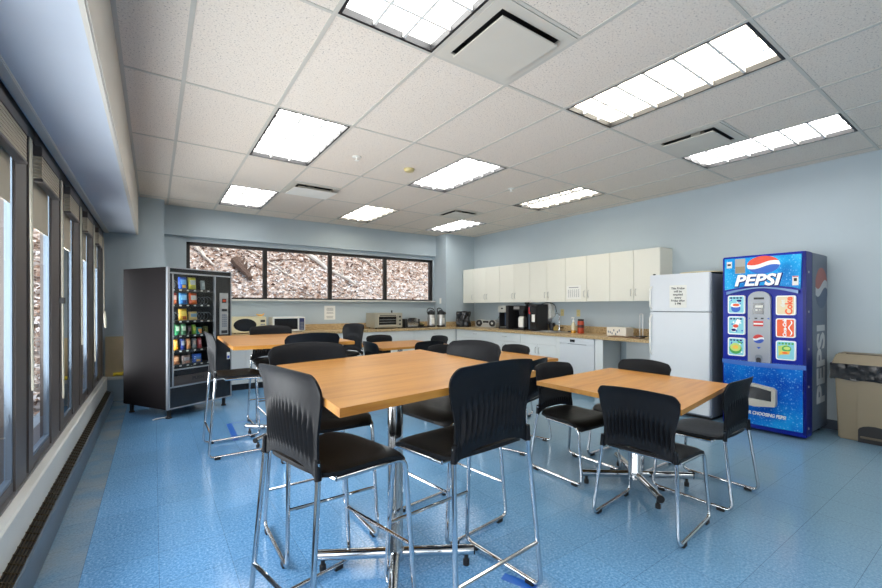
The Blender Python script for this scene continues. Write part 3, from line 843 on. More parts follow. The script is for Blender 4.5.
MB().mat(WHITEB).box(.692, .712, .02, .60, 0, CT-.042).obj('divider', parent=t)
MB().mat(WHITEB).box(.815, 1.45, .585, .60, 0, CT-.042).obj('back_panel', parent=t)
# dishwasher
t = thing('dishwasher', 'white dishwasher with a small black display under the counter', 'dishwasher', (FX-.012, 4.200, 0), -90)
W = .615
MB().mat(WHITEE).box(.002, W-.002, .03, .59, .10, CT-.045).obj('body', parent=t)
MB().mat(BLACK).box(.01, W-.01, .08, .59, 0, .098).obj('toe_kick', parent=t)
d = MB().mat(WHITEE).box(.003, W-.003, 0, .029, .105, .712, bevel=.004).obj('door', parent=t)
p = MB().mat(WHITEE).box(.003, W-.003, -.004, .029, .722, CT-.048, bevel=.004).obj('control_panel', parent=t)
MB().mat(BLACKG).box(.20, .285, -.006, -.004, .745, .785).obj('display', parent=p)
MB().mat(GREYSIDE).box(.15, W-.15, .004, .024, .712, .7215).obj('grip_slot', parent=t)
# back-wall base run
BY = 6.885
bl = ['white cabinet end between the vending machine and tall table, doors under the cream microwave', 'white two-door cabinet under the white microwave', 'white cabinet behind the low back stool, under the wall sign',
      'white drawer cabinet just before the toaster oven', 'white drawer cabinet under the toaster oven', 'white drawer cabinet under the airpots']
for (a, b, lay), lb in zip(((.50, 1.154, 'doors'), (1.154, 1.70, 'doors'), (1.70, 2.32, 'drawer'), (2.32, 3.00, 'drawer'), (3.00, 4.146, 'drawer'), (4.146, 5.165, 'drawer')), bl):
    base_unit(lb, (a, BY, 0), 0, b-a, lay, .155 if b > 5 else .60)
# worktop, L shaped, with a hole for the sink
t = thing('countertop', 'brown speckled laminate worktop running round the corner with its upstand', 'countertop', (0, 0, 0))
mb = MB().mat(COUNTER)
SX0, SX1, SY0, SY1 = 5.28, 5.66, 4.40, 4.86
a0, a1 = FX-.025, XR-.002
mb.box(.45, 5.026, BY-.025, YB-.002, CT-.040, CT); mb.box(5.026, a0, BY-.025, 7.048, CT-.040, CT)
mb.box(a0, a1, SY1, 7.048, CT-.040, CT); mb.box(a0, SX0, SY0, SY1, CT-.040, CT); mb.box(SX1, a1, SY0, SY1, CT-.040, CT); mb.box(a0, a1, 2.775, SY0, CT-.040, CT)
mb.obj('worktop', parent=t)
mb = MB().mat(COUNTER); mb.box(a1-.02, a1, 2.775, 7.046, CT, CT+.105); mb.box(.45, 5.024, YB-.022, YB-.002, CT, CT+.105); mb.box(5.03, a1-.02, 7.026, 7.048, CT, CT+.105)
mb.obj('upstand', parent=t)
t = thing('sink', 'small stainless steel sink let into the speckled worktop', 'sink', (0, 0, 0))
mb = MB().mat(BRUSHED)
e = .022
for x0, x1, y0, y1 in ((SX0-e, SX1+e, SY0-e, SY0+.004), (SX0-e, SX1+e, SY1-.004, SY1+e), (SX0-e, SX0+.004, SY0, SY1), (SX1-.004, SX1+e, SY0, SY1)): mb.box(x0, x1, y0, y1, CT+.0008, CT+.006)
mb.obj('rim', parent=t)
mb = MB().mat(BRUSHED)
mb.box(SX0+.004, SX1-.004, SY0+.004, SY1-.004, CT-.036, CT-.032)
for x0, x1, y0, y1 in ((SX0+.002, SX0+.006, SY0+.002, SY1-.002), (SX1-.006, SX1-.002, SY0+.002, SY1-.002), (SX0+.002, SX1-.002, SY0+.002, SY0+.006), (SX0+.002, SX1-.002, SY1-.006, SY1-.002)): mb.box(x0, x1, y0, y1, CT-.036, CT+.001)
mb.obj('basin', parent=t)
t = thing('faucet', 'chrome gooseneck faucet standing behind the sink', 'faucet', (5.72, 4.66, CT+.001))
MB().mat(CHROME).lathe([(.028, 0), (.028, .012), (.016, .02), (.014, .07)], seg=14).obj('base', parent=t)
MB().mat(CHROME).tube([(0, 0, .06), (0, 0, .30), (-.10, 0, .31), (-.12, 0, .25)], .010, fillet=.06, seg=10).obj('spout', parent=t)
MB().mat(BLACK).tube([(0, .0, .055), (-.01, -.09, .075)], .008, seg=8).obj('lever', parent=t)

# ------------------------------------------------------------------ fridge
t = thing('fridge', 'white top-freezer fridge with a printed note on its freezer door', 'fridge', (5.05, 2.722, 0), -90)
W = .667
MB().mat(GREYSIDE).box(0, W, .075, .735, .03, 1.655, bevel=.004).obj('body', parent=t)
MB().mat(BLACK).box(.02, W-.02, .09, .70, 0, .029).obj('base', parent=t)
for nm, z0, z1 in (('freezer_door', 1.222, 1.665), ('fridge_door', .06, 1.212)):
    d = MB().mat(WHITEE).box(0, W, 0, .066, z0, z1, bevel=.006).obj(nm, parent=t)
    zz = (z0+.03, z0+.30) if z0 > 1 else (z1-.52, z1-.04)
    mb = MB().mat(WHITEPL); mb.tube([(.024, 0, zz[0]), (.020, -.034, zz[0]+.03), (.020, -.034, zz[1]-.03), (.024, 0, zz[1])], .010, fillet=.02, seg=8); mb.obj('handle', parent=d)
MB().mat(GREYSIDE).box(.01, W-.005, .067, .0745, .07, 1.655).obj('gasket', parent=t)
MB().mat(BLACK).box(.028, .046, .020, .05, 1.6655, 1.680).obj('hinge', parent=t)
t = thing('fridge_note', 'white paper note with six lines of bold text on the freezer door', 'note', (5.0495, 2.484, 0), -90)
MB().mat(PAPER).box(0, .192, -.0016, -.0002, 1.266, 1.530).obj('sheet', parent=t)
for k, s_ in enumerate(('This Fridge', 'will be', 'emptied', 'every', 'Friday after', '3 PM')):
    text_part(s_, .034, INK, t, front(.096, -.0024, 1.492-.036*k), 'lettering', extrude=.0005, bold=.0006)
t = thing('serving_tray', 'thin dark tray with pale rim lying on top of the fridge', 'tray', (5.42, 2.28, 1.6565), -90)
MB().mat(BLACK).lathe([(0, 0), (.19, 0), (.225, .026), (.218, .026), (.18, .006), (0, .006)], seg=32).obj('dish', parent=t)
MB().mat(CREAMPL).lathe([(.2255, .0205), (.236, .024), (.236, .034), (.2255, .034)], seg=32).obj('rim', parent=t)

# ------------------------------------------------------------------ drinks machine
t = thing('drinks_machine', 'tall blue drinks vending machine with red, white and blue globe and PEPSI lettering', 'drinks machine', (5.08, 1.941, 0), -90)
t.scale = (.974, 1.2, 1.0)
W, H = .725, 1.812
mb = MB().mat(simple('machine_side', srgb(84, 98, 116), rough=.35, var=.06)); mb.box(.004, W, .155, .575, .05, H-.004, bevel=.006); mb.obj('body', parent=t)
mb = MB().mat(RUBBER)
for x in (.06, W-.06):
    for y in (.12, .50): mb.lathe([(.022, 0), (.022, .016), (.012, .018), (.012, .055)], (x, y, 0), seg=10)
mb.box(.03, W-.03, .10, .56, .028, .05); mb.obj('feet_tray', parent=t)
mb = MB().mat(COBALT)
mb.box(0, W, .012, .150, .022, H, bevel=.008)
door = mb.obj('door', parent=t)
mb = MB().mat(COBALTD); mb.box(W-.028, W+.001, .004, .1505, .05, H-.004, bevel=.003)
for z in (.10, .50, .86, 1.22, 1.60): mb.mat(BRUSHED); mb.box(W-.004, W+.006, .05, .062, z, z+.02)
mb.obj('hinge_strip', parent=door)
# lit header, bowed at its lower edge
poly = [(.028, 1.456)]+[(.028+(.655)*k/12, 1.456+.040*sin(pi*k/12)) for k in range(1, 12)]+[(.683, 1.448), (.690, 1.785), (.028, 1.790)]
mb = MB().mat(DROPS).prism(poly, -.004, .014, 'XZ'); hd = mb.obj('header_panel', parent=t)
# globe on the header: red cap, white wave, blue base
def globe(parent, cx, cz, rx, rz, y, mats, wave=.16, name='globe_emblem'):
    n = 40
    P = ellipse(cx, cz, rx, rz, n)
    def wv(x): return cz+rz*(wave*sin((x-cx)/rx*2.6))
    top = [p for p in P]
    mb = MB().mat(mats[1]).prism(P, y-.0008, y, 'XZ')
    def cap(sign):
        out = []; xs_ = [cx-rx*.985+2*rx*.985*k/28 for k in range(29)]
        lo = [(x, wv(x)+sign*rz*.22) for x in xs_]
        arc = [(x, cz+sign*rz*sqrt(max(0, 1-((x-cx)/rx)**2))) for x in xs_]
        keep = [(l, a) for l, a in zip(lo, arc) if sign*(a[1]-l[1]) > .0005]
        return [k[0] for k in keep]+[k[1] for k in keep][::-1]
    mb.mat(mats[0]).prism(cap(1), y-.0016, y-.0008, 'XZ'); mb.mat(mats[2]).prism(cap(-1), y-.0016, y-.0008, 'XZ')
    return mb.obj(name, parent=parent)
globe(hd, .380, 1.704, .142, .090, -.0042, (L_RED, L_WHITE, L_BLUE), .22)
text_part('PEPSI', .158, COBALTD, hd, front(.322, -.0050, 1.541), 'lettering_shadow', shear=.22, sx=1.12, bold=.011, extrude=.0008)
text_part('PEPSI', .158, L_WHITE, hd, front(.318, -.0068, 1.546), 'lettering', shear=.22, sx=1.12, bold=.0055, extrude=.0010)
mb = MB().mat(PAPER); mb.box(.048, .098, -.0052, -.004, 1.690, 1.757); mb.mat(INK).box(.056, .088, -.0056, -.0052, 1.715, 1.735); mb.obj('sticker', parent=hd)
mb = MB().mat(simple('grey_paper', srgb(176, 176, 172), rough=.8)); mb.box(.128, .222, -.0056, -.004, 1.628, 1.782)
mb.mat(simple('tan_paper', srgb(160, 148, 124), rough=.8)).box(.132, .218, -.0060, -.0056, 1.635, 1.70); mb.obj('paper_label', parent=hd)
mb = MB().mat(PAPER); mb.box(.620, .668, -.0052, -.004, 1.485, 1.575); mb.mat(INK).box(.632, .656, -.0056, -.0052, 1.525, 1.555); mb.mat(C_RED).box(.622, .666, -.0056, -.0052, 1.566, 1.574); mb.obj('sticker', parent=hd)
# eyebrow under the header
poly = [(.05+.62*k/16, 1.436+.042*sin(pi*k/16)) for k in range(17)]+[(.67-.62*k/16, 1.405+.060*sin(pi*k/16)) for k in range(17)]
MB().mat(simple('brow_blue', srgb(92, 132, 190), rough=.2)).prism(poly, -.018, .014, 'XZ').obj('brow', parent=door)
# selection console
con = MB().mat(GREYPL)
con.prism([(.252, .690), (.448, .690)]+[(.448, 1.36)]+[(.35+.098*cos(a*pi/12), 1.36+.075*sin(a*pi/12)) for a in range(1, 12)]+[(.252, 1.36)], -.020, .014, 'XZ')
con = con.obj('console', parent=t)
MB().mat(BLACK).box(.305, .395, -.0215, -.020, 1.352, 1.372).obj('note_slot', parent=con)
mb = MB().mat(BLACKG).box(.298, .392, -.023, -.020, 1.200, 1.318); mb.mat(PAPER).box(.318, .386, -.0236, -.023, 1.268, 1.292); mb.box(.322, .340, -.0236, -.023, 1.238, 1.250); mb.box(.355, .373, -.0236, -.023, 1.238, 1.250); mb.obj('coin_panel', parent=con)
mb = MB().mat(C_RED).box(.302, .388, -.0214, -.020, 1.078, 1.132); mb.mat(C_WHITE).box(.304, .386, -.0218, -.0214, 1.096, 1.112); mb.obj('red_label', parent=con)
mb = MB().mat(INK)
for k in range(2): mb.box(.312+.055*k, .336+.055*k, -.0208, -.020, 1.152, 1.166)
mb.mat(C_BLUE); mb.prism([(.262, 1.150), (.274, 1.158), (.262, 1.166)], -.0208, -.020, 'XZ'); mb.prism([(.440, 1.148), (.418, 1.158), (.440, 1.168)], -.0208, -.020, 'XZ')
mb.prism([(.330, .868), (.368, .868), (.349, .846)], -.0208, -.020, 'XZ'); mb.obj('console_marks', parent=con)
globe(con, .347, .950, .048, .045, -.0201, (C_RED, C_WHITE, C_BLUE), .2)
mb = MB().mat(GREYSIDE); mb.prism(rrect(.318, .380, .702, .790, .025), -.026, -.020, 'XZ'); mb.mat(BLACK).prism(rrect(.328, .370, .706, .76, .016), -.0268, -.026, 'XZ'); mb.obj('coin_return', parent=con)
# selection buttons: printed drink pictures in white frames
def sel(x0, x1, z0, z1, art, label):
    b = MB().mat(L_WHITE).prism(rrect(x0, x1, z0, z1, .018), -.010, .014, 'XZ').obj('selection_button', parent=t, label=label)
    mb = MB(); cx, cz, w, h = (x0+x1)/2, (z0+z1)/2, (x1-x0)/2-.010, (z1-z0)/2-.010
    y = -.0101
    def pl(poly, m, k): mb.mat(m).prism(poly, y-.0006*(k+1), y-.0006*k, 'XZ')
    if art in ('cup', 'can', 'lime'):
        pl(rrect(cx-w, cx+w, cz-h, cz+h, .012), L_TEAL, 0)
        rr = random.Random(art)
        for q in range(10):
            px, pz = cx+rr.uniform(-.85, .85)*w, cz+rr.uniform(-.85, .85)*h
            pl(ellipse(px, pz, .008, .008, 10), L_BLUE if q % 2 else L_WHITE, 1+q*.1)
        for q in range(4): pl(rrect(cx-w+.012+.030*q, cx-w+.034+.030*q, cz+h-.024, cz+h-.008, .004), COBALTD, 2.4)
        if art == 'cup':
            pl(ellipse(cx-.004, cz-.040, .044, .040), L_BLUE, 3); pl(ellipse(cx-.004, cz-.008, .048, .022), L_WHITE, 4); pl(ellipse(cx, cz-.004, .034, .014), L_ORANGE, 5)
            pl(rrect(cx+.006, cx+.050, cz+.030, cz+.052, .010), COBALTD, 4)
        elif art == 'can':
            pl([(cx-.045, cz-.06), (cx-.010, cz-.072), (cx+.045, cz+.055), (cx+.010, cz+.07)], L_WHITE, 3)
            pl(ellipse(cx-.004, cz-.006, .026, .018), L_RED, 4); pl(ellipse(cx-.022, cz-.048, .022, .014), COBALTD, 4)
        else:
            pl(ellipse(cx-.006, cz-.02, .058, .056), L_GREEN, 3); pl(ellipse(cx-.006, cz-.004, .050, .044), L_LIME, 4); pl(ellipse(cx-.006, cz-.004, .028, .020), L_YEL, 5)
            pl([(cx+.01, cz+.05), (cx+.055, cz+.03), (cx+.055, cz+.045), (cx+.02, cz+.065)], L_GREEN, 4)
    elif art == 'diet':
        pl(rrect(cx-w, cx+w, cz-h, cz+h, .012), L_CREAM, 0)
        mb.obj('drink_picture', parent=b)
        text_part('Coke', .078, L_ORANGE, b, front(cx+.030, y-.0020, cz-.005, pi/2), 'lettering', bold=.003, extrude=.0004)
        text_part('diet', .048, C_WHITE, b, front(cx-.022, y-.0020, cz+.018, pi/2), 'lettering', bold=.001, extrude=.0004); return
    elif art == 'cola':
        pl(rrect(cx-w, cx+w, cz-h, cz+h, .012), L_ORANGE, 0)
        mb.mat(L_WHITE); pts = [(cx+.034+.012*sin(k*.75), cz-h+.012+2*(h-.012)*k/12) for k in range(13)]
        pl(pts+[(p[0]+.010, p[1]) for p in pts[::-1]], L_WHITE, 1)
        mb.obj('drink_picture', parent=b)
        text_part('Coca-Cola', .040, L_WHITE, b, front(cx-.004, y-.0022, cz, pi/2), 'lettering', bold=.0018, extrude=.0004, shear=.25); return
    elif art == 'ginger':
        pl(rrect(cx-w, cx+w, cz-h, cz+h, .012), L_TEAL, 0)
        for q in range(5): pl(rrect(cx-w+.012+.026*q, cx-w+.030+.026*q, cz+h-.026, cz+h-.008, .004), L_GREEN, 1)
        pl([(cx-.055, cz-.065), (cx+.02, cz+.06), (cx-.06, cz+.04)], L_LIME, 1); pl(ellipse(cx+.008, cz+.018, .038, .030), L_GREEN, 2); pl(ellipse(cx+.012, cz+.022, .026, .016), L_LIME, 3)
        pl([(cx-.050, cz-.045), (cx+.030, cz-.035), (cx+.036, cz-.004), (cx-.042, cz-.012)], L_YEL, 3); pl(ellipse(cx-.004, cz-.024, .024, .009), L_ORANGE, 4)
    mb.obj('drink_picture', parent=b)
sel(.061, .221, 1.204, 1.396, 'cup', 'button with a blue cup picture'); sel(.061, .221, .984, 1.175, 'can', 'button with a tilted white can'); sel(.061, .221, .758, .949, 'lime', 'button with a green and yellow emblem')
sel(.489, .648, 1.196, 1.387, 'diet', 'cream button with sideways lettering'); sel(.489, .645, .976, 1.163, 'cola', 'orange-red button with sideways script'); sel(.489, .648, .755, .944, 'ginger', 'green and teal picture button')
# ledge and lower panel
N = 16
arc = [(W*k/N, -.075*sin(pi*k/N)) for k in range(N+1)]
MB().mat(simple('ledge_blue', srgb(74, 116, 196), rough=.2)).prism([(x, y) for x, y in arc]+[(W, .013), (0, .013)], .672, .716, 'XY', True).obj('ledge', parent=t)
mb = MB().mat(DROPSL)
nz = 14
def low(a, b):
    z = .075+b*.597; x = .02+a*(W-.045)
    d = -.072*sin(pi*(x/W))*(.35+.65*b)
    return Vector((x, d, z)), Vector((x, .013, z))
mb.sheet(low, 20, 10, .01)
lp = mb.obj('lower_panel', parent=t)
mb = MB().mat(simple('chute_silver', srgb(196, 192, 180), rough=.35, metal=.2))
P = [(.145, .300), (.33, .270), (.505, .294), (.512, .322), (.512, .455), (.49, .477), (.33, .503), (.16, .495), (.145, .480)]
mb.prism(P, -.084, -.03, 'XZ'); ch = mb.obj('dispenser_surround', parent=t)
MB().mat(BLACKG).prism([(.180, .355), (.478, .343), (.478, .445), (.33, .471), (.19, .463)], -.0855, -.084, 'XZ').obj('dispenser_flap', parent=ch)
text_part('THANKS FOR CHOOSING PEPSI', .046, C_WHITE, lp, front(.335, -.0640, .200), 'lettering', sx=.78, bold=.001, extrude=.004, shear=.15)
# side panel art
mb = MB().mat(C_RED)
sd = W
def sideglobe():
    n = 40; cx, cz, rx, rz = .41, 1.468, .175, .205
    def wv(x): return cz+rz*.02+rz*(.24*sin((x-cx)/rx*2.6))
    xs_ = [cx-rx+2*rx*k/32 for k in range(33)]
    mb = MB()
    def band(lo, hi, m, lift):
        L = []; U = []
        for x in xs_:
            e = rz*sqrt(max(0, 1-((x-cx)/rx)**2)); l = max(cz-e, min(cz+e, lo(x, e))); h = max(cz-e, min(cz+e, hi(x, e)))
            L.append((x, l)); U.append((x, h))
        ps = [(l, u) for l, u in zip(L, U) if u[1]-l[1] > 1e-4]
        if len(ps) > 1: mb.mat(m).prism([p[0] for p in ps]+[p[1] for p in ps][::-1], sd+.0002, sd+.0002+lift, 'YZ')
    band(lambda x, e: wv(x)+rz*.16, lambda x, e: cz+e, simple('faded_red', srgb(160, 84, 74), rough=.4), .001)
    band(lambda x, e: wv(x)-rz*.22, lambda x, e: wv(x)+rz*.16, simple('faded_white', srgb(192, 196, 200), rough=.4), .001)
    band(lambda x, e: cz-e, lambda x, e: wv(x)-rz*.22, simple('faded_blue', srgb(66, 84, 112), rough=.4), .001)
    mb.obj('globe_emblem', parent=t)
sideglobe()
text_part('PEPSI', .300, simple('faded_letter', srgb(196, 198, 200), rough=.4), t, side_px(sd+.0010, .40, .700, pi/2), 'side_lettering', sx=1.22, bold=.010, extrude=.0008)

# ------------------------------------------------------------------ step bin
t = thing('step_bin', 'tan slim pedal bin with a black bag hanging out under its lid, against the wall', 'bin', (5.49, 1.095, 0), -90)
mb = MB().mat(TAN)
def taper(x0, x1, y0, y1, z0, X0, X1, Y0, Y1, z1, mb):
    a = [(x0, y0, z0), (x1, y0, z0), (x1, y1, z0), (x0, y1, z0)]; b = [(X0, Y0, z1), (X1, Y0, z1), (X1, Y1, z1), (X0, Y1, z1)]
    A = [mb.bm.verts.new(p) for p in a]; B_ = [mb.bm.verts.new(p) for p in b]
    fs = [mb.bm.faces.new(A[::-1]), mb.bm.faces.new(B_)]+[mb.bm.faces.new((A[i], A[(i+1) % 4], B_[(i+1) % 4], B_[i])) for i in range(4)]
    mb._tag(fs)
    r = bmesh.ops.bevel(mb.bm, geom=list({e for f in fs for e in f.edges}), offset=.012, segments=2, affect='EDGES', clamp_overlap=True); mb._tag(r['faces'], True)
taper(0, .56, .0, .27, 0, -.020, .58, -.03, .295, .66, mb)
for x in (.135, .375): mb.mat(TANDK).prism([(x-.002, .0), (x+.002, .0), (x+.002, .62), (x-.002, .62)], -.027, -.026, 'XZ') if 0 else None
b = mb.obj('body', parent=t)
mb = MB().mat(TAN); mb.box(.135, .375, -.026, .05, .02, .60, bevel=.008); mb.obj('front_rib', parent=b)
mb = MB().mat(BLACK); mb.prism([(.145, .002), (.365, .002), (.365, .115)]+[(.255+.11*cos(pi*k/8), .115+.05*sin(pi*k/8)) for k in range(1, 8)]+[(.145, .115)], -.0285, -.0262, 'XZ'); mb.obj('pedal_recess', parent=b)
MB().mat(TANDK).box(.16, .35, -.055, -.029, .045, .062, bevel=.005).obj('pedal', parent=t)
mb = MB().mat(BAGBLK)
def bag(a, b):
    # skirt of the liner folded over the rim, going round the bin
    q = a*4; per = [(-.050, -.045), (.610, -.045), (.610, .302), (-.050, .302), (-.050, -.045)]
    i = min(3, int(q)); f = q-i
    x = per[i][0]+(per[i+1][0]-per[i][0])*f; y = per[i][1]+(per[i+1][1]-per[i][1])*f
    z = .730-b*(.150+.05*noise.noise(Vector((a*14, 0, 2)))+.04*abs(noise.noise(Vector((a*5, 3, 2)))))
    k = .012*noise.noise(Vector((a*40, b*6, 0)))+.010*noise.noise(Vector((a*90, b*10, 5)))-.008*b
    nx, ny = ((0, -1), (1, 0), (0, 1), (-1, 0))[i]
    k2 = min(1, f*12, (1-f)*12)
    return Vector((x+nx*k*k2, y+ny*min(k, .006 if i == 2 else 1)*k2, z)), Vector((x+nx*(k*k2-.004), y+ny*(min(k, .006 if i == 2 else 1)*k2-.004), z))
mb.sheet(bag, 160, 6, .004); mb.obj('liner_bag', parent=t)
mb = MB().mat(TAN)
taper(-.045, .605, -.042, .300, .718, -.02, .58, .03, .285, .822, mb)
lid = mb.obj('lid', parent=t)
MB().mat(TANDK).box(.05, .51, .036, .050, .821, .828).obj('lid_hinge', parent=lid)

# ------------------------------------------------------------------ snack vending machine
t = thing('snack_machine', 'black snack vending machine with a glass front and silver edges in the window corner', 'vending machine', (.119, 5.564, 0), 31)
W, D, Z0, Z1 = .822, .82, .112, 1.728
SV = SILVER
mb = MB().mat(DARKM)
mb.box(0, .018, .02, D, Z0, Z1); mb.box(W-.018, W, .02, D, Z0, Z1); mb.box(.018, W-.018, D-.02, D, Z0, Z1); mb.box(.018, W-.018, .02, D-.02, Z1-.02, Z1); mb.box(.018, W-.018, .02, D-.02, Z0, Z0+.02)
mb.mat(BLACK).box(.63, W-.018, .02, .5, Z0+.02, Z1-.02); mb.box(.018, .63, .02, .5, Z0+.02, .545)
mb.obj('cabinet', parent=t)
for x in (.06, W-.06):
    for y in (.06, D-.06): MB().mat(RUBBER).lathe([(.030, 0), (.030, .012), (.020, .02), (.022, Z0-.001)], (x, y, 0), seg=12).obj('leg', parent=t)
mb = MB().mat(SV)
mb.box(0, .026, -.012, .019, Z0, Z1); mb.box(W-.012, W, -.012, .019, Z0, Z1); mb.box(.026, W-.012, -.012, .019, Z1-.012, Z1); mb.box(.026, W-.012, -.012, .019, Z0, Z0+.014)
mb.box(.052, .070, -.010, .019, .365, 1.655); mb.box(.580, .598, -.010, .019, .365, 1.655); mb.box(.026, W-.012, -.010, .019, .352, .366); mb.box(.026, W-.012, -.010, .019, 1.655, 1.672); mb.box(.070, .580, -.010, .019, .548, .562)
mb.obj('trim', parent=t)
mb = MB().mat(BLACKG)
mb.box(.026, .052, -.004, .019, .366, 1.655); mb.box(.598, W-.012, -.004, .019, .366, 1.655); mb.box(.026, W-.012, -.004, .019, 1.672, Z1-.012); mb.box(.026, W-.012, -.004, .019, Z0+.014, .352); mb.box(.070, .580, -.004, .019, .480, .548)
mb.obj('front_panel', parent=t)
fl = MB().mat(simple('flap_grey', srgb(70, 64, 62), rough=.4)).box(.072, .578, -.008, .016, .370, .478, bevel=.004).obj('delivery_flap', parent=t)
text_part('PUSH', .052, BLACK, fl, front(.365, -.0088, .428), 'lettering', extrude=.0006, bold=.002, sx=1.2)
MB().mat(VGLASS).box(.070, .580, .004, .010, .562, 1.655).obj('glass_pane', parent=t)
kp = MB().mat(simple('keypad_silver', srgb(176, 178, 178), rough=.35, metal=.4)).box(.650, .772, -.014, -.004, .925, 1.452, bevel=.003).obj('keypad_panel', parent=t)
mb = MB().mat(BLACK); mb.box(.680, .742, -.0156, -.014, 1.325, 1.378); mb.mat(flat('led_red', (150, 50, 20), .4)).box(.690, .732, -.0162, -.0156, 1.338, 1.366); mb.obj('display', parent=kp)
MB().mat(BLACK).box(.676, .752, -.0156, -.014, 1.218, 1.250).obj('note_reader', parent=kp)
mb = MB().mat(GREYSIDE)
for r in range(6):
    for c in range(3): mb.box(.682+.024*c, .700+.024*c, -.0170, -.014, 1.020+.028*r, 1.040+.028*r)
mb.obj('key', parent=kp)
MB().mat(BLACK).box(.672, .756, -.0165, -.014, .938, .976).obj('coin_slot', parent=kp)
mb = MB().mat(PAPER); mb.box(.758, .802, -.0052, -.004, .600, .690); mb.mat(C_BLUE).box(.764, .796, -.0056, -.0052, .61, .645); mb.obj('sticker', parent=t)
SZ = [1.492, 1.312, 1.122, .950, .775, .605]
SHELF = simple('shelf_black', srgb(36, 36, 38), rough=.4, var=.1)
for z in SZ:
    sh = MB().mat(SHELF).box(.020, .628, .060, .50, z-.016, z-.010)
    sh.box(.020, .628, .048, .060, z-.034, z-.006); sh = sh.obj('shelf', parent=t)
    mb = MB().mat(PAPER)
    for q in range(6): mb.box(.085+.088*q, .112+.088*q, .0465, .048, z-.028, z-.012)
    mb.obj('price_strip', parent=sh)
MB().mat(simple('liner_grey', srgb(60, 62, 64), rough=.5)).box(.020, .628, .505, .52, .56, 1.70).obj('back_liner', parent=t)
MB().mat(emit('machine_tube', (.95, .98, 1), 60)).box(.030, .042, .030, .044, .60, 1.65).obj('light_tube', parent=t)
def coil(x, z, r, n, d=.36):
    mb = MB().mat(SHELF if 0 else GREYSIDE)
    mb.tube([(x+r*cos(k*2*pi/10), .066+d*k/(10*n), z+r+.003+r*sin(k*2*pi/10)) for k in range(10*n+1)], .0028, seg=5)
    return mb.obj('coil', parent=t)
for x, k in ((.126, 0), (.126, 2), (.545, 1), (.545, 2)): coil(x, SZ[k]-.006, .046, 6)
MV = Matrix.Translation((.119, 5.564, 0)) @ Matrix.Rotation(radians(31), 4, 'Z')
snackm = {}
def smat(rgb):
    if rgb not in snackm: snackm[rgb] = simple('wrapper_%d_%d_%d' % rgb, srgb(*rgb), rough=.28, var=.1, scale=30, bump=.3, bscale=90)
    return snackm[rgb]
def snack(name, label, cat, x, row, w, h, c1, c2, c3=None, d=.022, group='snacks in the vending machine'):
    z = SZ[row]-.0095
    p = MV @ Vector((x, .075, z))
    o = thing(name, label, cat, p, 31, group)
    mb = MB().mat(smat(c1))
    rr = random.Random(label)
    ph = rr.uniform(0, 9)
    def f(a, b, s):
        u = a*2-1; v = b
        e = (1-abs(u)**3.5)*min(1, v*9, (1-v)*9)
        e = max(0, e)**.5
        cr = .003*noise.noise(Vector((a*5+ph, b*7, s)))
        xx = u*w/2*(1-.04*sin(pi*v)*1)
        return Vector((xx, d*(1-0)-s*(d*e+cr*e)+.012*v, v*h))
    mb.sheet(lambda a, b: (f(a, b, 1), f(a, b, -1)), 12, 14, .01)
    mb.obj('wrapper', parent=o)
    def patch(x0, x1, z0, z1, rgb, lift):
        m2 = MB().mat(smat(rgb))
        def g(a, b, s):
            u = (x0+(x1-x0)*a); v = z0+(z1-z0)*b
            pnt = f((u+1)/2, v, 1); pnt = pnt.copy(); pnt.y -= lift*s
            return pnt
        m2.sheet(lambda a, b: (g(a, b, 1.0), g(a, b, .3)), 6, 6, .001)
        return m2
    patch(-.7, .7, .40, .78, c2, .0016).obj('printed_label', parent=o)
    if c3: patch(-.35, .55, .12, .36, c3, .0016).obj('printed_picture', parent=o)
B_ = 'bag'
R = lambda *a: a
snack('snack_bag', 'bright blue crisp bag on the top vending shelf', B_, .245, 0, .100, .150, R(30, 90, 200), R(110, 180, 240), R(240, 190, 60))
snack('snack_bag', 'yellow and cream crisp bag on the top vending shelf', B_, .362, 0, .100, .150, R(226, 214, 60), R(222, 226, 222), R(200, 200, 80))
snack('snack_bag', 'small pale packet at the dim end of the top vending shelf', B_, .500, 0, .050, .120, R(170, 186, 190), R(210, 220, 220))
snack('snack_bag', 'red and brown crisp bag on the second vending shelf', B_, .130, 1, .096, .138, R(150, 44, 36), R(206, 170, 160), R(214, 110, 60))
snack('snack_bag', 'sky blue crisp bag on the second vending shelf', B_, .250, 1, .104, .142, R(50, 140, 210), R(140, 200, 236), R(30, 70, 140))
snack('snack_bag', 'orange and white crisp bag on the second vending shelf', B_, .372, 1, .104, .142, R(226, 96, 44), R(226, 222, 214), R(236, 120, 50))
snack('snack_bag', 'golden yellow bag on the third vending shelf', B_, .248, 2, .104, .142, R(206, 160, 40), R(226, 196, 90), R(150, 70, 40))
snack('snack_bag', 'tan bag with a blue picture on the third vending shelf', B_, .372, 2, .108, .105, R(206, 178, 110), R(120, 160, 186), R(206, 178, 110))
snack('candy_pack', 'purple packet at the glass edge of the fourth vending shelf', 'packet', .098, 3, .045, .130, R(150, 60, 190), R(110, 40, 150))
snack('candy_pack', 'dark green packet on the fourth vending shelf', 'packet', .180, 3, .062, .135, R(30, 120, 70), R(170, 190, 160))
snack('candy_pack', 'green and white packet on the fourth vending shelf', 'packet', .252, 3, .062, .135, R(90, 160, 110), R(206, 214, 196), R(40, 110, 70))
snack('candy_pack', 'blackish packet on the fourth vending shelf', 'packet', .325, 3, .050, .110, R(50, 44, 44), R(110, 80, 90))
snack('candy_pack', 'yellow-green packet on the fourth vending shelf', 'packet', .385, 3, .050, .120, R(120, 170, 60), R(200, 200, 80))
snack('candy_pack', 'squat teal and orange packet on the fourth vending shelf', 'packet', .455, 3, .070, .085, R(50, 150, 150), R(226, 150, 70), R(220, 120, 60))
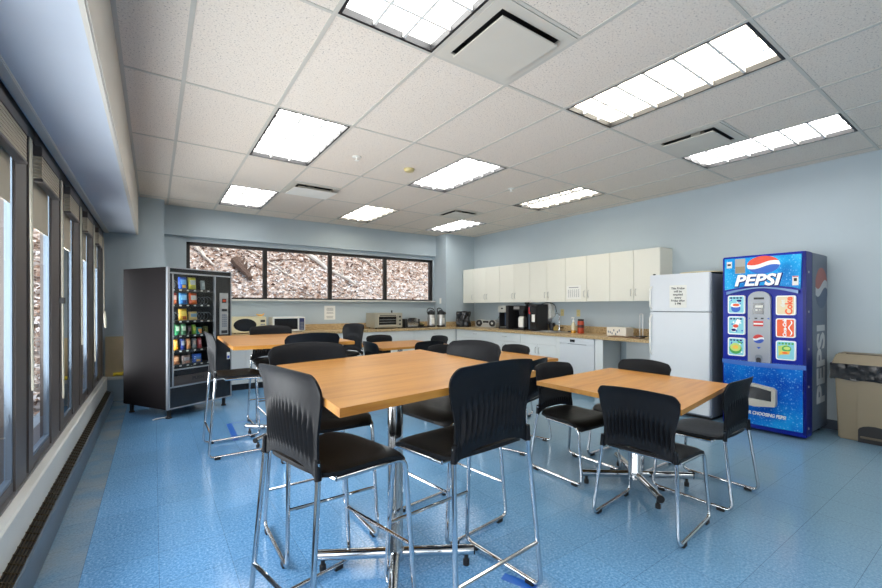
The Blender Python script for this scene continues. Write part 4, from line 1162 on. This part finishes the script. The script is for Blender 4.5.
snack('candy_pack', 'dim olive packet at the end of the fourth vending shelf', 'packet', .540, 3, .060, .095, R(96, 100, 56), R(120, 118, 70))
snack('candy_bar', 'grey bar at the glass edge of the fifth vending shelf', 'bar', .092, 4, .040, .110, R(150, 156, 170), R(110, 116, 140))
snack('candy_bar', 'amber yellow bar on the fifth vending shelf', 'bar', .160, 4, .055, .135, R(220, 150, 40), R(230, 180, 80))
snack('candy_bar', 'blue and white bar on the fifth vending shelf', 'bar', .240, 4, .050, .135, R(60, 80, 170), R(200, 206, 216))
snack('candy_bar', 'peach orange bar on the fifth vending shelf', 'bar', .315, 4, .050, .130, R(214, 140, 90), R(226, 176, 130))
snack('candy_bar', 'silver grey bar on the fifth vending shelf', 'bar', .388, 4, .048, .130, R(140, 146, 146), R(186, 160, 146))
snack('candy_bar', 'rose red bar on the fifth vending shelf', 'bar', .455, 4, .046, .130, R(190, 70, 70), R(226, 150, 150))
snack('pastry_pack', 'brown pastry packet on the bottom vending shelf', 'packet', .150, 5, .120, .115, R(150, 96, 60), R(200, 150, 110))
snack('pastry_pack', 'greyish pink packet on the bottom vending shelf', 'packet', .290, 5, .105, .100, R(140, 116, 110), R(150, 150, 156), R(190, 130, 110))
snack('pastry_pack', 'blue packet with a tan picture on the bottom vending shelf', 'packet', .425, 5, .125, .105, R(40, 90, 190), R(90, 140, 210), R(220, 180, 120))
# its mains lead, crumpled below
mb = MB().mat(WHITEPL)
rr = random.Random(5)
mb.tube([(-.02+.04*k*.5+rr.uniform(-.03, .03), 5.60+rr.uniform(-.03, .05)+.015*k, .010) for k in range(9)], .008, fillet=.02, seg=6)
tag(mb.obj('mains_lead'), 'white mains lead crumpled on the floor under the snack vending machine', 'cable')
# blue tape on the floor
def tape(label, pts, w):
    mb = MB().mat(BLUETAPE)
    a, b = Vector(pts[0]), Vector(pts[1]); n = Vector((-(b-a).y, (b-a).x)).normalized()*w/2
    mb.prism([tuple(a+n), tuple(b+n), tuple(b-n), tuple(a-n)], .0003, .0012, 'XY')
    tag(mb.obj('floor_tape'), label, 'tape', 'blue tape marks on the floor')
tape('wide blue tape strip stuck on the floor in front of the snack vending machine', [(.672, 5.02), (.645, 4.36)], .055)
tape('thin blue tape line on the floor running towards the far stool', [(.70, 5.03), (1.12, 5.0)], .018)
tape('short blue tape mark on the floor beneath the stool with ribbed back to the viewer', [(1.36, 1.44), (1.42, 1.29)], .05)

# ------------------------------------------------------------------ things on the back counter
CT2 = CT+.001
t = thing('microwave', 'cream microwave with an oval dark window on the back counter', 'microwave', (.985, 7.05, CT2), 0)
mb = MB().mat(CREAMPL); mb.box(0, .50, .012, .34, .010, .262, bevel=.012); mb.obj('body', parent=t)
d = MB().mat(CREAMPL).prism(rrect(.006, .385, .014, .258, .02), 0, .0118, 'XZ').obj('door', parent=t)
MB().mat(BLACKG).prism(ellipse(.185, .132, .165, .100, 32), -.0012, 0, 'XZ').obj('oval_window', parent=d)
p = MB().mat(CREAMPL).prism(rrect(.392, .494, .014, .258, .012), .001, .0118, 'XZ').obj('control_panel', parent=t)
MB().mat(BLACK).box(.410, .478, -.0005, .001, .175, .210).obj('display', parent=p)
mb = MB().mat(GREYSIDE)
for r in range(4):
    for c in range(3): mb.box(.412+.023*c, .430+.023*c, -.0003, .001, .05+.026*r, .068+.026*r)
mb.obj('key', parent=p)
mb = MB().mat(RUBBER)
for x in (.05, .45):
    for y in (.06, .30): mb.lathe([(.014, 0), (.014, .0099)], (x, y, 0), seg=8)
mb.obj('foot', parent=t)
t = thing('microwave', 'white microwave with a wide dark window and navy keypad on the back counter', 'microwave', (1.585, 7.06, CT2), 0)
mb = MB().mat(WHITEPL); mb.box(0, .525, .012, .33, .008, .25, bevel=.010); mb.obj('body', parent=t)
d = MB().mat(WHITEPL).box(.004, .405, 0, .0118, .012, .246, bevel=.003).obj('door', parent=t)
MB().mat(BLACKG).box(.022, .395, -.0012, 0, .045, .225).obj('window', parent=d)
p = MB().mat(flat('navy', (38, 48, 92))).box(.425, .505, -.0006, .0118, .030, .228).obj('control_panel', parent=t)
mb = MB().mat(GREYSIDE)
for r in range(5): mb.box(.435, .495, -.0012, -.0006, .045+.026*r, .060+.026*r)
mb.obj('key', parent=p)
mb = MB().mat(RUBBER)
for x in (.05, .47):
    for y in (.06, .30): mb.lathe([(.014, 0), (.014, .0079)], (x, y, 0), seg=8)
mb.obj('foot', parent=t)
t = thing('banana', 'small yellow-orange fruit lying on top of the cream microwave edge', 'fruit', (1.42, 7.20, CT2+.2625), 0)
MB().mat(flat('banana_yellow', (226, 176, 90))).tube([(-.06, 0, .035), (-.03, -.012, .022), (.01, -.014, .017), (.04, 0, .024), (.06, .01, .05)], [.008, .015, .017, .014, .006], seg=8).obj('peel', parent=t)
t = thing('wall_notice', 'white paper notice taped to the back wall below the strip window', 'notice', (2.585, YB-.0005, 0), 0)
MB().mat(PAPER).box(0, .21, -.0014, -.0002, 1.035, 1.295).obj('sheet', parent=t)
mb = MB().mat(INKG)
rr = random.Random(2)
for z0, n in ((1.245, 4), (1.165, 2), (1.095, 3)):
    for k in range(n): x = .03+rr.uniform(0, .02); mb.box(x, .18-rr.uniform(0, .02), -.0020, -.0014, z0-.016*k, z0-.016*k+.007)
mb.obj('print', parent=t)
t = thing('toaster_oven', 'silver toaster oven with a dark glass door on the back counter', 'toaster oven', (3.385, 7.03, CT2), 0)
t.scale = (.88, 1, 1.03)
mb = MB().mat(simple('oven_silver', srgb(178, 174, 158), rough=.38, metal=.35)); mb.box(0, .68, .014, .40, .020, .292, bevel=.008); mb.obj('body', parent=t)
d = MB().mat(simple('oven_door', srgb(196, 190, 172), rough=.35, metal=.3)).box(.075, .535, 0, .0138, .045, .262, bevel=.003).obj('door', parent=t)
MB().mat(BLACKG).box(.095, .515, -.0012, 0, .075, .225).obj('window', parent=d)
mb = MB().mat(BRUSHED)
for z in (.12, .165): mb.box(.10, .51, -.0018, -.0012, z, z+.004)
mb.obj('rack_line', parent=d)
MB().mat(BLACK).tube([(.12, 0, .245), (.12, -.03, .245), (.49, -.03, .245), (.49, 0, .245)], .007, fillet=.01, seg=8).obj('handle', parent=d)
for z in (.22, .15, .08): MB().mat(BLACK).cyl((.61, .0138, z), (.61, -.006, z), .018, 14).obj('knob', parent=t)
mb = MB().mat(RUBBER)
for x in (.06, .62):
    for y in (.06, .34): mb.lathe([(.016, 0), (.016, .0198)], (x, y, 0), seg=8)
mb.obj('foot', parent=t)
t = thing('cork_stopper', 'small dark knob standing on top of the toaster oven', 'knob', (3.83, 7.2, CT2+.3015), 0)
MB().mat(BLACK).lathe([(.016, 0), (.012, .02), (.018, .035), (.014, .045), (0, .048)], seg=12).obj('knob', parent=t)
t = thing('serving_tray', 'black tray under the chrome toaster on the back counter', 'tray', (4.03, 7.02, CT2), 0)
mb = MB().mat(BLACK); mb.box(0, .54, 0, .34, 0, .008); 
for x0, x1, y0, y1 in ((0, .54, 0, .012), (0, .54, .328, .34), (0, .012, .012, .328), (.528, .54, .012, .328)): mb.box(x0, x1, y0, y1, .008, .022)
mb.obj('tray', parent=t)
t = thing('toaster', 'chrome two-slice toaster on a black tray', 'toaster', (4.075, 7.09, CT2+.0085), 0)
mb = MB().mat(CHROME); mb.prism(rrect(.05, .30, .012, .185, .045), 0, .19, 'XZ', True); mb.obj('body', parent=t)
MB().mat(BLACK).prism(rrect(0, .0495, .005, .170, .02), .005, .185, 'XZ').obj('end_cap', parent=t); MB().mat(BLACK).prism(rrect(.3005, .335, .005, .165, .015), .005, .185, 'XZ').obj('end_cap', parent=t)
mb = MB().mat(BLACK); mb.box(.08, .27, .045, .075, .1852, .187); mb.box(.08, .27, .115, .145, .1852, .187); mb.obj('slot', parent=t)
MB().mat(BLACK).box(.3352, .36, .07, .12, .09, .11, bevel=.004).obj('lever', parent=t)
mb = MB().mat(BLACK); mb.box(.06, .33, .01, .18, 0, .0118); mb.obj('base', parent=t)
t = thing('black_bowl', 'low dark heap of food on the black tray beside the toaster', 'bowl', (4.485, 7.15, CT2+.0085), 0)
MB().mat(BLACK).lathe([(0, 0), (.045, 0), (.070, .05), (.064, .05), (.042, .008), (0, .008)], seg=18).obj('bowl', parent=t)
MB().mat(flat('olive_food', (110, 104, 50))).lathe([(.055, .040), (.045, .066), (.02, .078), (0, .08)], seg=12).obj('food', parent=t)
def airpot(label, x, y, rz, z=CT2):
    t = thing('airpot', label, 'airpot', (x, y, z), rz, 'steel airpots')
    t.scale = (1.13, 1.13, 1.06)
    MB().mat(BRUSHED).lathe([(.072, .03), (.072, .225), (.066, .24)], seg=26).obj('body', parent=t)
    MB().mat(BLACK).lathe([(.060, 0), (.076, .004), (.076, .03)], seg=26).obj('base', parent=t)
    MB().mat(BLACK).lathe([(.068, .2402), (.070, .27), (.062, .300), (.030, .318), (.028, .328), (0, .330)], seg=26).obj('lid', parent=t)
    MB().mat(BLACK).tube([(0, -.055, .285), (0, -.105, .280), (0, -.115, .245)], [.020, .018, .010], fillet=.02, seg=10).obj('spout', parent=t)
    MB().mat(BLACK).tube([(-.068, 0, .26), (-.078, .02, .30), (-.055, .04, .352), (.0, .06, .372), (.055, .04, .352), (.078, .02, .30), (.068, 0, .26)], .0075, fillet=.02, seg=7).obj('carry_handle', parent=t)
    MB().mat(WHITEPL).box(-.030, .030, -.0745, -.0720, .06, .18).obj('paper_label', parent=t)
    return t
airpot('steel airpot with black lid on the back counter, the one closer to the toaster', 4.74, 7.17, -10)
airpot('steel airpot with black lid on the back counter, the one touching the column side', 4.95, 7.12, 12)
# covered brewer in the corner, radio
t = thing('covered_brewer', 'bulky thing under a crumpled black bag in the counter corner', 'covered appliance', (5.31, 6.82, CT2), -40)
t.scale = (1.15, 1.15, 1.05)
mb = MB().mat(BAGBLK)
def cov(a, b):
    an = a*2*pi; p4 = 3.2
    ca, sa = cos(an), sin(an)
    rad = 1/((abs(ca)**p4+abs(sa)**p4)**(1/p4))
    w = .125*(1-.10*b)+.02*noise.noise(Vector((ca*2, sa*2, b*3)))+.02*abs(noise.noise(Vector((ca*5, sa*5, b*2.0))))
    if b > .9: w *= max(0.0, 1-((b-.9)/.1)**2)+.002
    z = min(b/.9, 1)*.305+(.012*noise.noise(Vector((ca*3, sa*3, 7))) if b > .5 else 0)
    return Vector((ca*rad*w, sa*rad*w*.85, z)), Vector((ca*rad*max(.0005, w-.004), sa*rad*.85*max(.0005, w-.004), max(0, z-.003)))
mb.sheet(cov, 60, 20, .003); mb.obj('black_bag', parent=t)
t = thing('radio', 'silver portable radio with round speakers and raised aerial on the kitchen counter', 'radio', (5.46, 6.60, CT2), -76)
t.scale = (1.28, 1, 1.1)
mb = MB().mat(simple('radio_silver', srgb(190, 190, 186), rough=.35, metal=.35)); mb.prism([(0, .02), (.03, .005), (.37, .005), (.40, .02), (.40, .10), (.36, .145), (.27, .13), (.20, .135), (.13, .13), (.04, .145), (0, .10)], 0, .15, 'XZ', True); mb.obj('body', parent=t, sharp=35)
for x in (.075, .325):
    s_ = MB().mat(BLACK).lathe([(0, 0), (.052, 0), (.060, .006), (.060, .012)], seg=24); me = s_.obj('speaker', parent=t)
    me.matrix_local = Matrix.Translation((x, -.0122, .078)) @ Matrix.Rotation(-pi/2, 4, 'X')
    r_ = MB().mat(BRUSHED).lathe([(.012, -.002), (.020, -.0022), (.016, -.006), (0, -.008)], seg=14); me2 = r_.obj('cone', parent=me)
MB().mat(BLACKG).box(.145, .255, -.0015, 0, .085, .118).obj('display', parent=t)
MB().mat(CHROME).tube([(.36, .13, .146), (.43, .15, .34)], .004, seg=6).obj('aerial', parent=t)
MB().mat(RUBBER).lathe([(0, 0), (.009, .004), (.009, .016), (0, .02)], (.43, .15, .338), seg=8).obj('aerial_tip', parent=t)

# ------------------------------------------------------------------ things on the kitchen counter
t = thing('coffee_machine', 'black coffee machine with a silver control panel on the kitchen counter', 'coffee machine', (5.38, 5.833, CT2), -90)
t.scale = (.68, .95, 1)
mb = MB().mat(BLACK); mb.box(0, .40, .16, .40, 0, .44, bevel=.006); mb.box(0, .40, .012, .16, 0, .035, bevel=.004); mb.box(.0, .03, .03, .16, .035, .31); mb.box(.30, .40, .012, .16, .035, .44, bevel=.004); mb.obj('body', parent=t)
p = MB().mat(simple('machine_silver', srgb(188, 188, 180), rough=.35, metal=.3)).box(.004, .298, .0, .16, .315, .44, bevel=.006).obj('control_panel', parent=t)
MB().mat(BLACK).box(.12, .20, -.002, 0, .375, .40).obj('display', parent=p)
mb = MB().mat(simple('bean_window', srgb(70, 88, 110), rough=.2))
for k in range(3): mb.box(.05+.085*k, .105+.085*k, .150, .1595, .07, .30)
mb.obj('nozzle_column', parent=t)
MB().mat(BRUSHED).box(.05, .28, .02, .155, .0352, .045, bevel=.003).obj('drip_tray', parent=t)
t = thing('coffee_tower', 'dark coffee brewer with a steel airpot standing in it', 'coffee brewer', (5.38, 5.46, CT2), -90)
t.scale = (1, .92, 1)
mb = MB().mat(BLACK); mb.box(0, .29, .22, .42, 0, .44, bevel=.006); mb.box(0, .29, .03, .22, .355, .44, bevel=.006); mb.box(0, .29, .0, .22, 0, .022, bevel=.003); mb.obj('body', parent=t)
p = MB().mat(BRUSHED).box(.02, .16, .026, .03, .375, .425).obj('badge_plate', parent=t)
MB().mat(BLACK).lathe([(.055, .27), (.062, .354)], (.15, .12, 0), seg=18).obj('brew_basket', parent=t)
MB().mat(BLACK).lathe([(.03, .4402), (.03, .47), (.045, .475), (.045, .50), (.0, .505)], (.11, .30, 0), seg=16).obj('filler_cap', parent=t)
t = thing('server_pot', 'steel coffee server with a tall white label inside the dark brewer', 'coffee server', (5.50, 5.31, CT2+.0225), -90)
MB().mat(BLACK).lathe([(.070, 0), (.078, .006), (.078, .028)], seg=24).obj('base', parent=t)
MB().mat(BRUSHED).lathe([(.076, .0282), (.076, .20), (.060, .222)], seg=24).obj('body', parent=t)
MB().mat(BLACK).lathe([(.060, .2222), (.060, .236), (.03, .243), (0, .244)], seg=20).obj('lid', parent=t)
MB().mat(WHITEPL).prism([(.0785*sin(a*pi/180), -.0785*cos(a*pi/180)) for a in range(-50, 51, 10)]+[(.0766*sin(a*pi/180), -.0766*cos(a*pi/180)) for a in range(50, -51, -10)], .035, .195, 'XY', True).obj('white_label', parent=t)
t = thing('hot_drink_dispenser', 'black box-shaped dispenser with a red and a white label beside the sink hoses', 'drink dispenser', (5.38, 5.06, CT2), -90)
t.scale = (.64, .70, 1)
mb = MB().mat(BLACK); mb.box(0, .30, .012, .42, 0, .462, bevel=.008); mb.obj('body', parent=t)
f_ = MB().mat(flat('slate', (60, 74, 92))).box(.008, .055, .004, .0118, .03, .43).obj('edge_strip', parent=t)
MB().mat(BLACKG).box(.062, .292, .004, .0118, .03, .43).obj('front_door', parent=t)
mb = MB().mat(C_RED); mb.prism([(.015, .30), (.07, .285), (.075, .32), (.04, .335), (.045, .405), (.018, .415)], .002, .0038, 'XZ'); mb.obj('red_label', parent=t)
MB().mat(PAPER).box(.125, .235, .0024, .0038, .155, .285).obj('white_label', parent=t)
t = thing('water_heater', 'white rounded under-cabinet water filter on the wall above the sink', 'water filter', (5.70, 5.02, 1.048), -90)
mb = MB().mat(WHITEPL); mb.prism(rrect(.0, .20, .02, .285, .06), 0, .095, 'XZ', True); mb.obj('body', parent=t, sharp=50)
mb = MB().mat(BLACK); mb.box(.03, .075, -.002, 0, .11, .15); mb.box(.035, .07, -.002, 0, .17, .185); mb.obj('dial', parent=t)
MB().mat(GREYPL).lathe([(.05, .0), (.06, .02), (.06, .05)], (.10, .05, -.03), seg=14).obj('cartridge', parent=t)
mb = MB().mat(BLACK)
mb.tube([(5.66, 5.00, CT2+.468), (5.69, 4.93, 1.345), (5.73, 4.84, 1.345), (5.77, 4.79, 1.30), (5.785, 4.775, 1.18)], .006, fillet=.08, seg=6)
mb.tube([(5.785, 5.13, 1.18), (5.785, 5.08, 1.24), (5.785, 5.045, 1.10), (5.785, 5.06, 1.00), (5.785, 5.10, .985)], .006, fillet=.08, seg=6)
tag(mb.obj('hoses'), 'thin black hoses looping between the drink dispenser and the water filter', 'hose')
bpy.data.objects['hoses'].name = 'water_hose'
t = thing('storage_jar', 'small tan jar by the sink, next to the drink dispenser', 'jar', (5.73, 4.915, CT2))
MB().mat(flat('jar_tan', (160, 138, 96))).lathe([(0, 0), (.036, 0), (.038, .06), (.03, .075), (.03, .09), (0, .092)], seg=16).obj('jar', parent=t)
t = thing('mug', 'black mug standing behind the sink', 'mug', (5.728, 4.825, CT2))
MB().mat(BLACK).lathe([(0, 0), (.042, 0), (.045, .14), (.040, .14), (.038, .01), (0, .01)], seg=18).obj('cup', parent=t)
MB().mat(BLACK).tube([(-.043, 0, .11), (-.075, 0, .10), (-.075, 0, .05), (-.042, 0, .04)], .006, fillet=.02, seg=7).obj('handle', parent=t)
t = thing('dish_brush', 'tan scrubbing sponge block behind the sink by the faucet', 'sponge', (5.735, 4.735, CT2))
MB().mat(flat('sponge_tan', (176, 152, 88))).box(-.03, .03, -.05, .05, 0, .075, bevel=.01).obj('sponge', parent=t)
t = thing('pot_scourer', 'dark scraper lying on the worktop beside the sink', 'scraper', (5.62, 4.335, CT2), 30)
MB().mat(BLACK).box(-.02, .02, -.06, .06, 0, .022, bevel=.006).obj('block', parent=t)
def bottle(name, label, cat, x, y, prof, m, cap, capm, lab=None, labm=None):
    t = thing(name, label, cat, (x, y, CT2))
    MB().mat(m).lathe(prof, seg=20).obj('body', parent=t)
    MB().mat(capm).lathe(cap, seg=14).obj('cap', parent=t)
    if lab: MB().mat(labm).lathe([(lab[0], lab[1]), (lab[0], lab[2])], seg=20).obj('label', parent=t)
    return t
AMB = simple('amber_soap', srgb(206, 150, 40), rough=.2)
t = bottle('soap_bottle', 'clear and amber soap bottle with a pump beside the dishwasher', 'soap bottle', 5.53, 4.225, [(0, 0), (.036, 0), (.038, .02), (.038, .11), (.03, .15), (.014, .17), (.014, .18)], simple('soap_white', srgb(206, 200, 170), rough=.25), [(.016, .1802), (.016, .20), (.006, .203), (.006, .235), (.02, .236), (.02, .25), (0, .252)], WHITEPL, (.0385, .0, .045), AMB)
MB().mat(WHITEPL).tube([(0, 0, .245), (-.045, 0, .245), (-.05, 0, .235)], .006, seg=6).obj('nozzle', parent=t)
bottle('coffee_jar', 'orange-red jar with a black lid beside the soap bottle', 'jar', 5.53, 4.085, [(0, 0), (.046, 0), (.05, .01), (.05, .18), (.044, .195)], flat('jar_red', (176, 66, 34)), [(.045, .1952), (.046, .225), (0, .228)], BLACK, (.0505, .09, .135), flat('jar_dark', (70, 34, 30)))
t = thing('tissue_box', 'white patterned cardboard box lying on the worktop next to the fridge', 'box', (5.42, 3.56, CT2), -90)
mb = MB().mat(flat('carton_white', (226, 220, 208))); mb.box(0, .30, 0, .19, 0, .125, bevel=.002, seg=1); mb.obj('carton', parent=t)
mb = MB().mat(GREYSIDE)
rr = random.Random(9)
for k in range(7):
    x = .03+.028*k; z = .03+rr.uniform(0, .06); mb.prism(ellipse(x, z, .010, .018, 10), -.0008, -.0001, 'XZ')
mb.obj('print', parent=t)
t = thing('paper_pad', 'flat dark wooden tray in front of the white box on the worktop', 'tray', (5.235, 3.42, CT2), -90)
MB().mat(flat('walnut', (112, 84, 52))).box(0, .46, 0, .14, 0, .014, bevel=.003).obj('board', parent=t)
t = thing('towel_holder', 'empty wire paper towel holder on the worktop by the fridge', 'paper towel holder', (5.60, 3.14, CT2))
MB().mat(BLACK).lathe([(0, 0), (.075, 0), (.075, .010), (.01, .014), (0, .014)], seg=24).obj('base', parent=t)
MB().mat(BRUSHED).tube([(0, .022, .012), (0, .022, .32), (0, -.022, .32), (0, -.022, .012)], .0055, fillet=.02, seg=8).obj('wire_loop', parent=t)
t = thing('travel_mug', 'black and white travel mug against the fridge side', 'travel mug', (5.60, 2.985, CT2))
MB().mat(WHITEPL).lathe([(0, 0), (.034, 0), (.037, .12)], seg=18).obj('body', parent=t)
MB().mat(BLACK).lathe([(.0375, .085), (.040, .12), (.040, .165), (.03, .17), (.03, .20), (.042, .203), (.042, .235), (0, .238)], seg=18).obj('lid', parent=t)
# wall plates
def plate(label, loc, rz, m, kind):
    t = thing('wall_outlet' if kind == 'outlet' else 'light_switch', label, 'outlet' if kind == 'outlet' else 'switch', loc, rz)
    MB().mat(m).box(-.036, .036, -.006, -.0005, -.058, .058, bevel=.002).obj('plate', parent=t)
    mb = MB().mat(BLACK if kind == 'outlet' else m)
    if kind == 'outlet':
        for z in (-.024, .024):
            for x in (-.008, .008): mb.box(x-.0015, x+.0015, -.0066, -.006, z-.006, z+.006)
        mb.obj('slot', parent=t)
    else: mb.box(-.008, .008, -.012, -.006, -.016, .016); mb.obj('toggle', parent=t)
plate('almond wall outlet above the worktop closer to the sink faucet', (XR, 4.66, 1.175), -90, OUTLETM, 'outlet')
plate('almond wall outlet above the soap bottle and orange jar', (XR, 4.33, 1.170), -90, OUTLETM, 'outlet')
plate('white light switch on the far column above the airpots', (5.03+.0, 7.25, 1.40), -90, WHITEPL, 'switch')

# ------------------------------------------------------------------ light and camera
w = bpy.data.worlds.new('World'); scene.world = w; w.use_nodes = True
nt = w.node_tree; bg = nt.nodes['Background']
sky = nt.nodes.new('ShaderNodeTexSky'); sky.sky_type = 'NISHITA'; sky.sun_disc = False; sky.sun_elevation = radians(48); sky.sun_rotation = radians(160); sky.air_density = 1.2; sky.dust_density = 3
mx = nt.nodes.new('ShaderNodeMix'); mx.data_type = 'RGBA'; mx.inputs['Factor'].default_value = .6; mx.inputs['B'].default_value = (.8, .9, 1.0, 1)
nt.links.new(sky.outputs[0], mx.inputs['A']); nt.links.new(mx.outputs['Result'], bg.inputs['Color'])
bg.inputs['Strength'].default_value = .55
ld = bpy.data.lights.new('sun', 'SUN'); ld.energy = 1.55; ld.angle = radians(12); ld.color = (1, .96, .9)
lo = bpy.data.objects.new('sun', ld); COL.objects.link(lo); lo.rotation_euler = Vector((.05, -.3, .95)).to_track_quat('Z', 'Y').to_euler()

for k, (y0, y1) in enumerate(bays):      # fill lights added at every tall window, brightening room and ceiling
    al = bpy.data.lights.new('window_fill', 'AREA'); al.shape = 'RECTANGLE'; al.size = 1.80; al.size_y = y1-y0-.06; al.energy = (2.6 if k < 3 else 9 if k < 5 else 11)*(y1-y0-.06)*1.8*pi; al.color = (.93, .97, 1.0); al.spread = pi if k < 3 else radians(145)
    ao = bpy.data.objects.new('window_fill', al); COL.objects.link(ao); ao.location = (-.735, (y0+y1)/2, 1.32); ao.rotation_euler = (0, radians(-90 if k < 3 else -104), 0)
cd = bpy.data.cameras.new('camera'); cam = bpy.data.objects.new('camera', cd); COL.objects.link(cam)
cam.location = (0, 0, HC); cam.rotation_euler = (radians(90), 0, radians(-34.82))
cd.sensor_width = 36; cd.lens = 412.5/882*36; cd.shift_y = 12.5/882; cd.clip_start = .05; cd.clip_end = 100
scene.camera = cam
scene.view_settings.view_transform = 'Standard'; scene.view_settings.look = 'None'; scene.view_settings.gamma = 1
scene.view_settings.exposure = .32
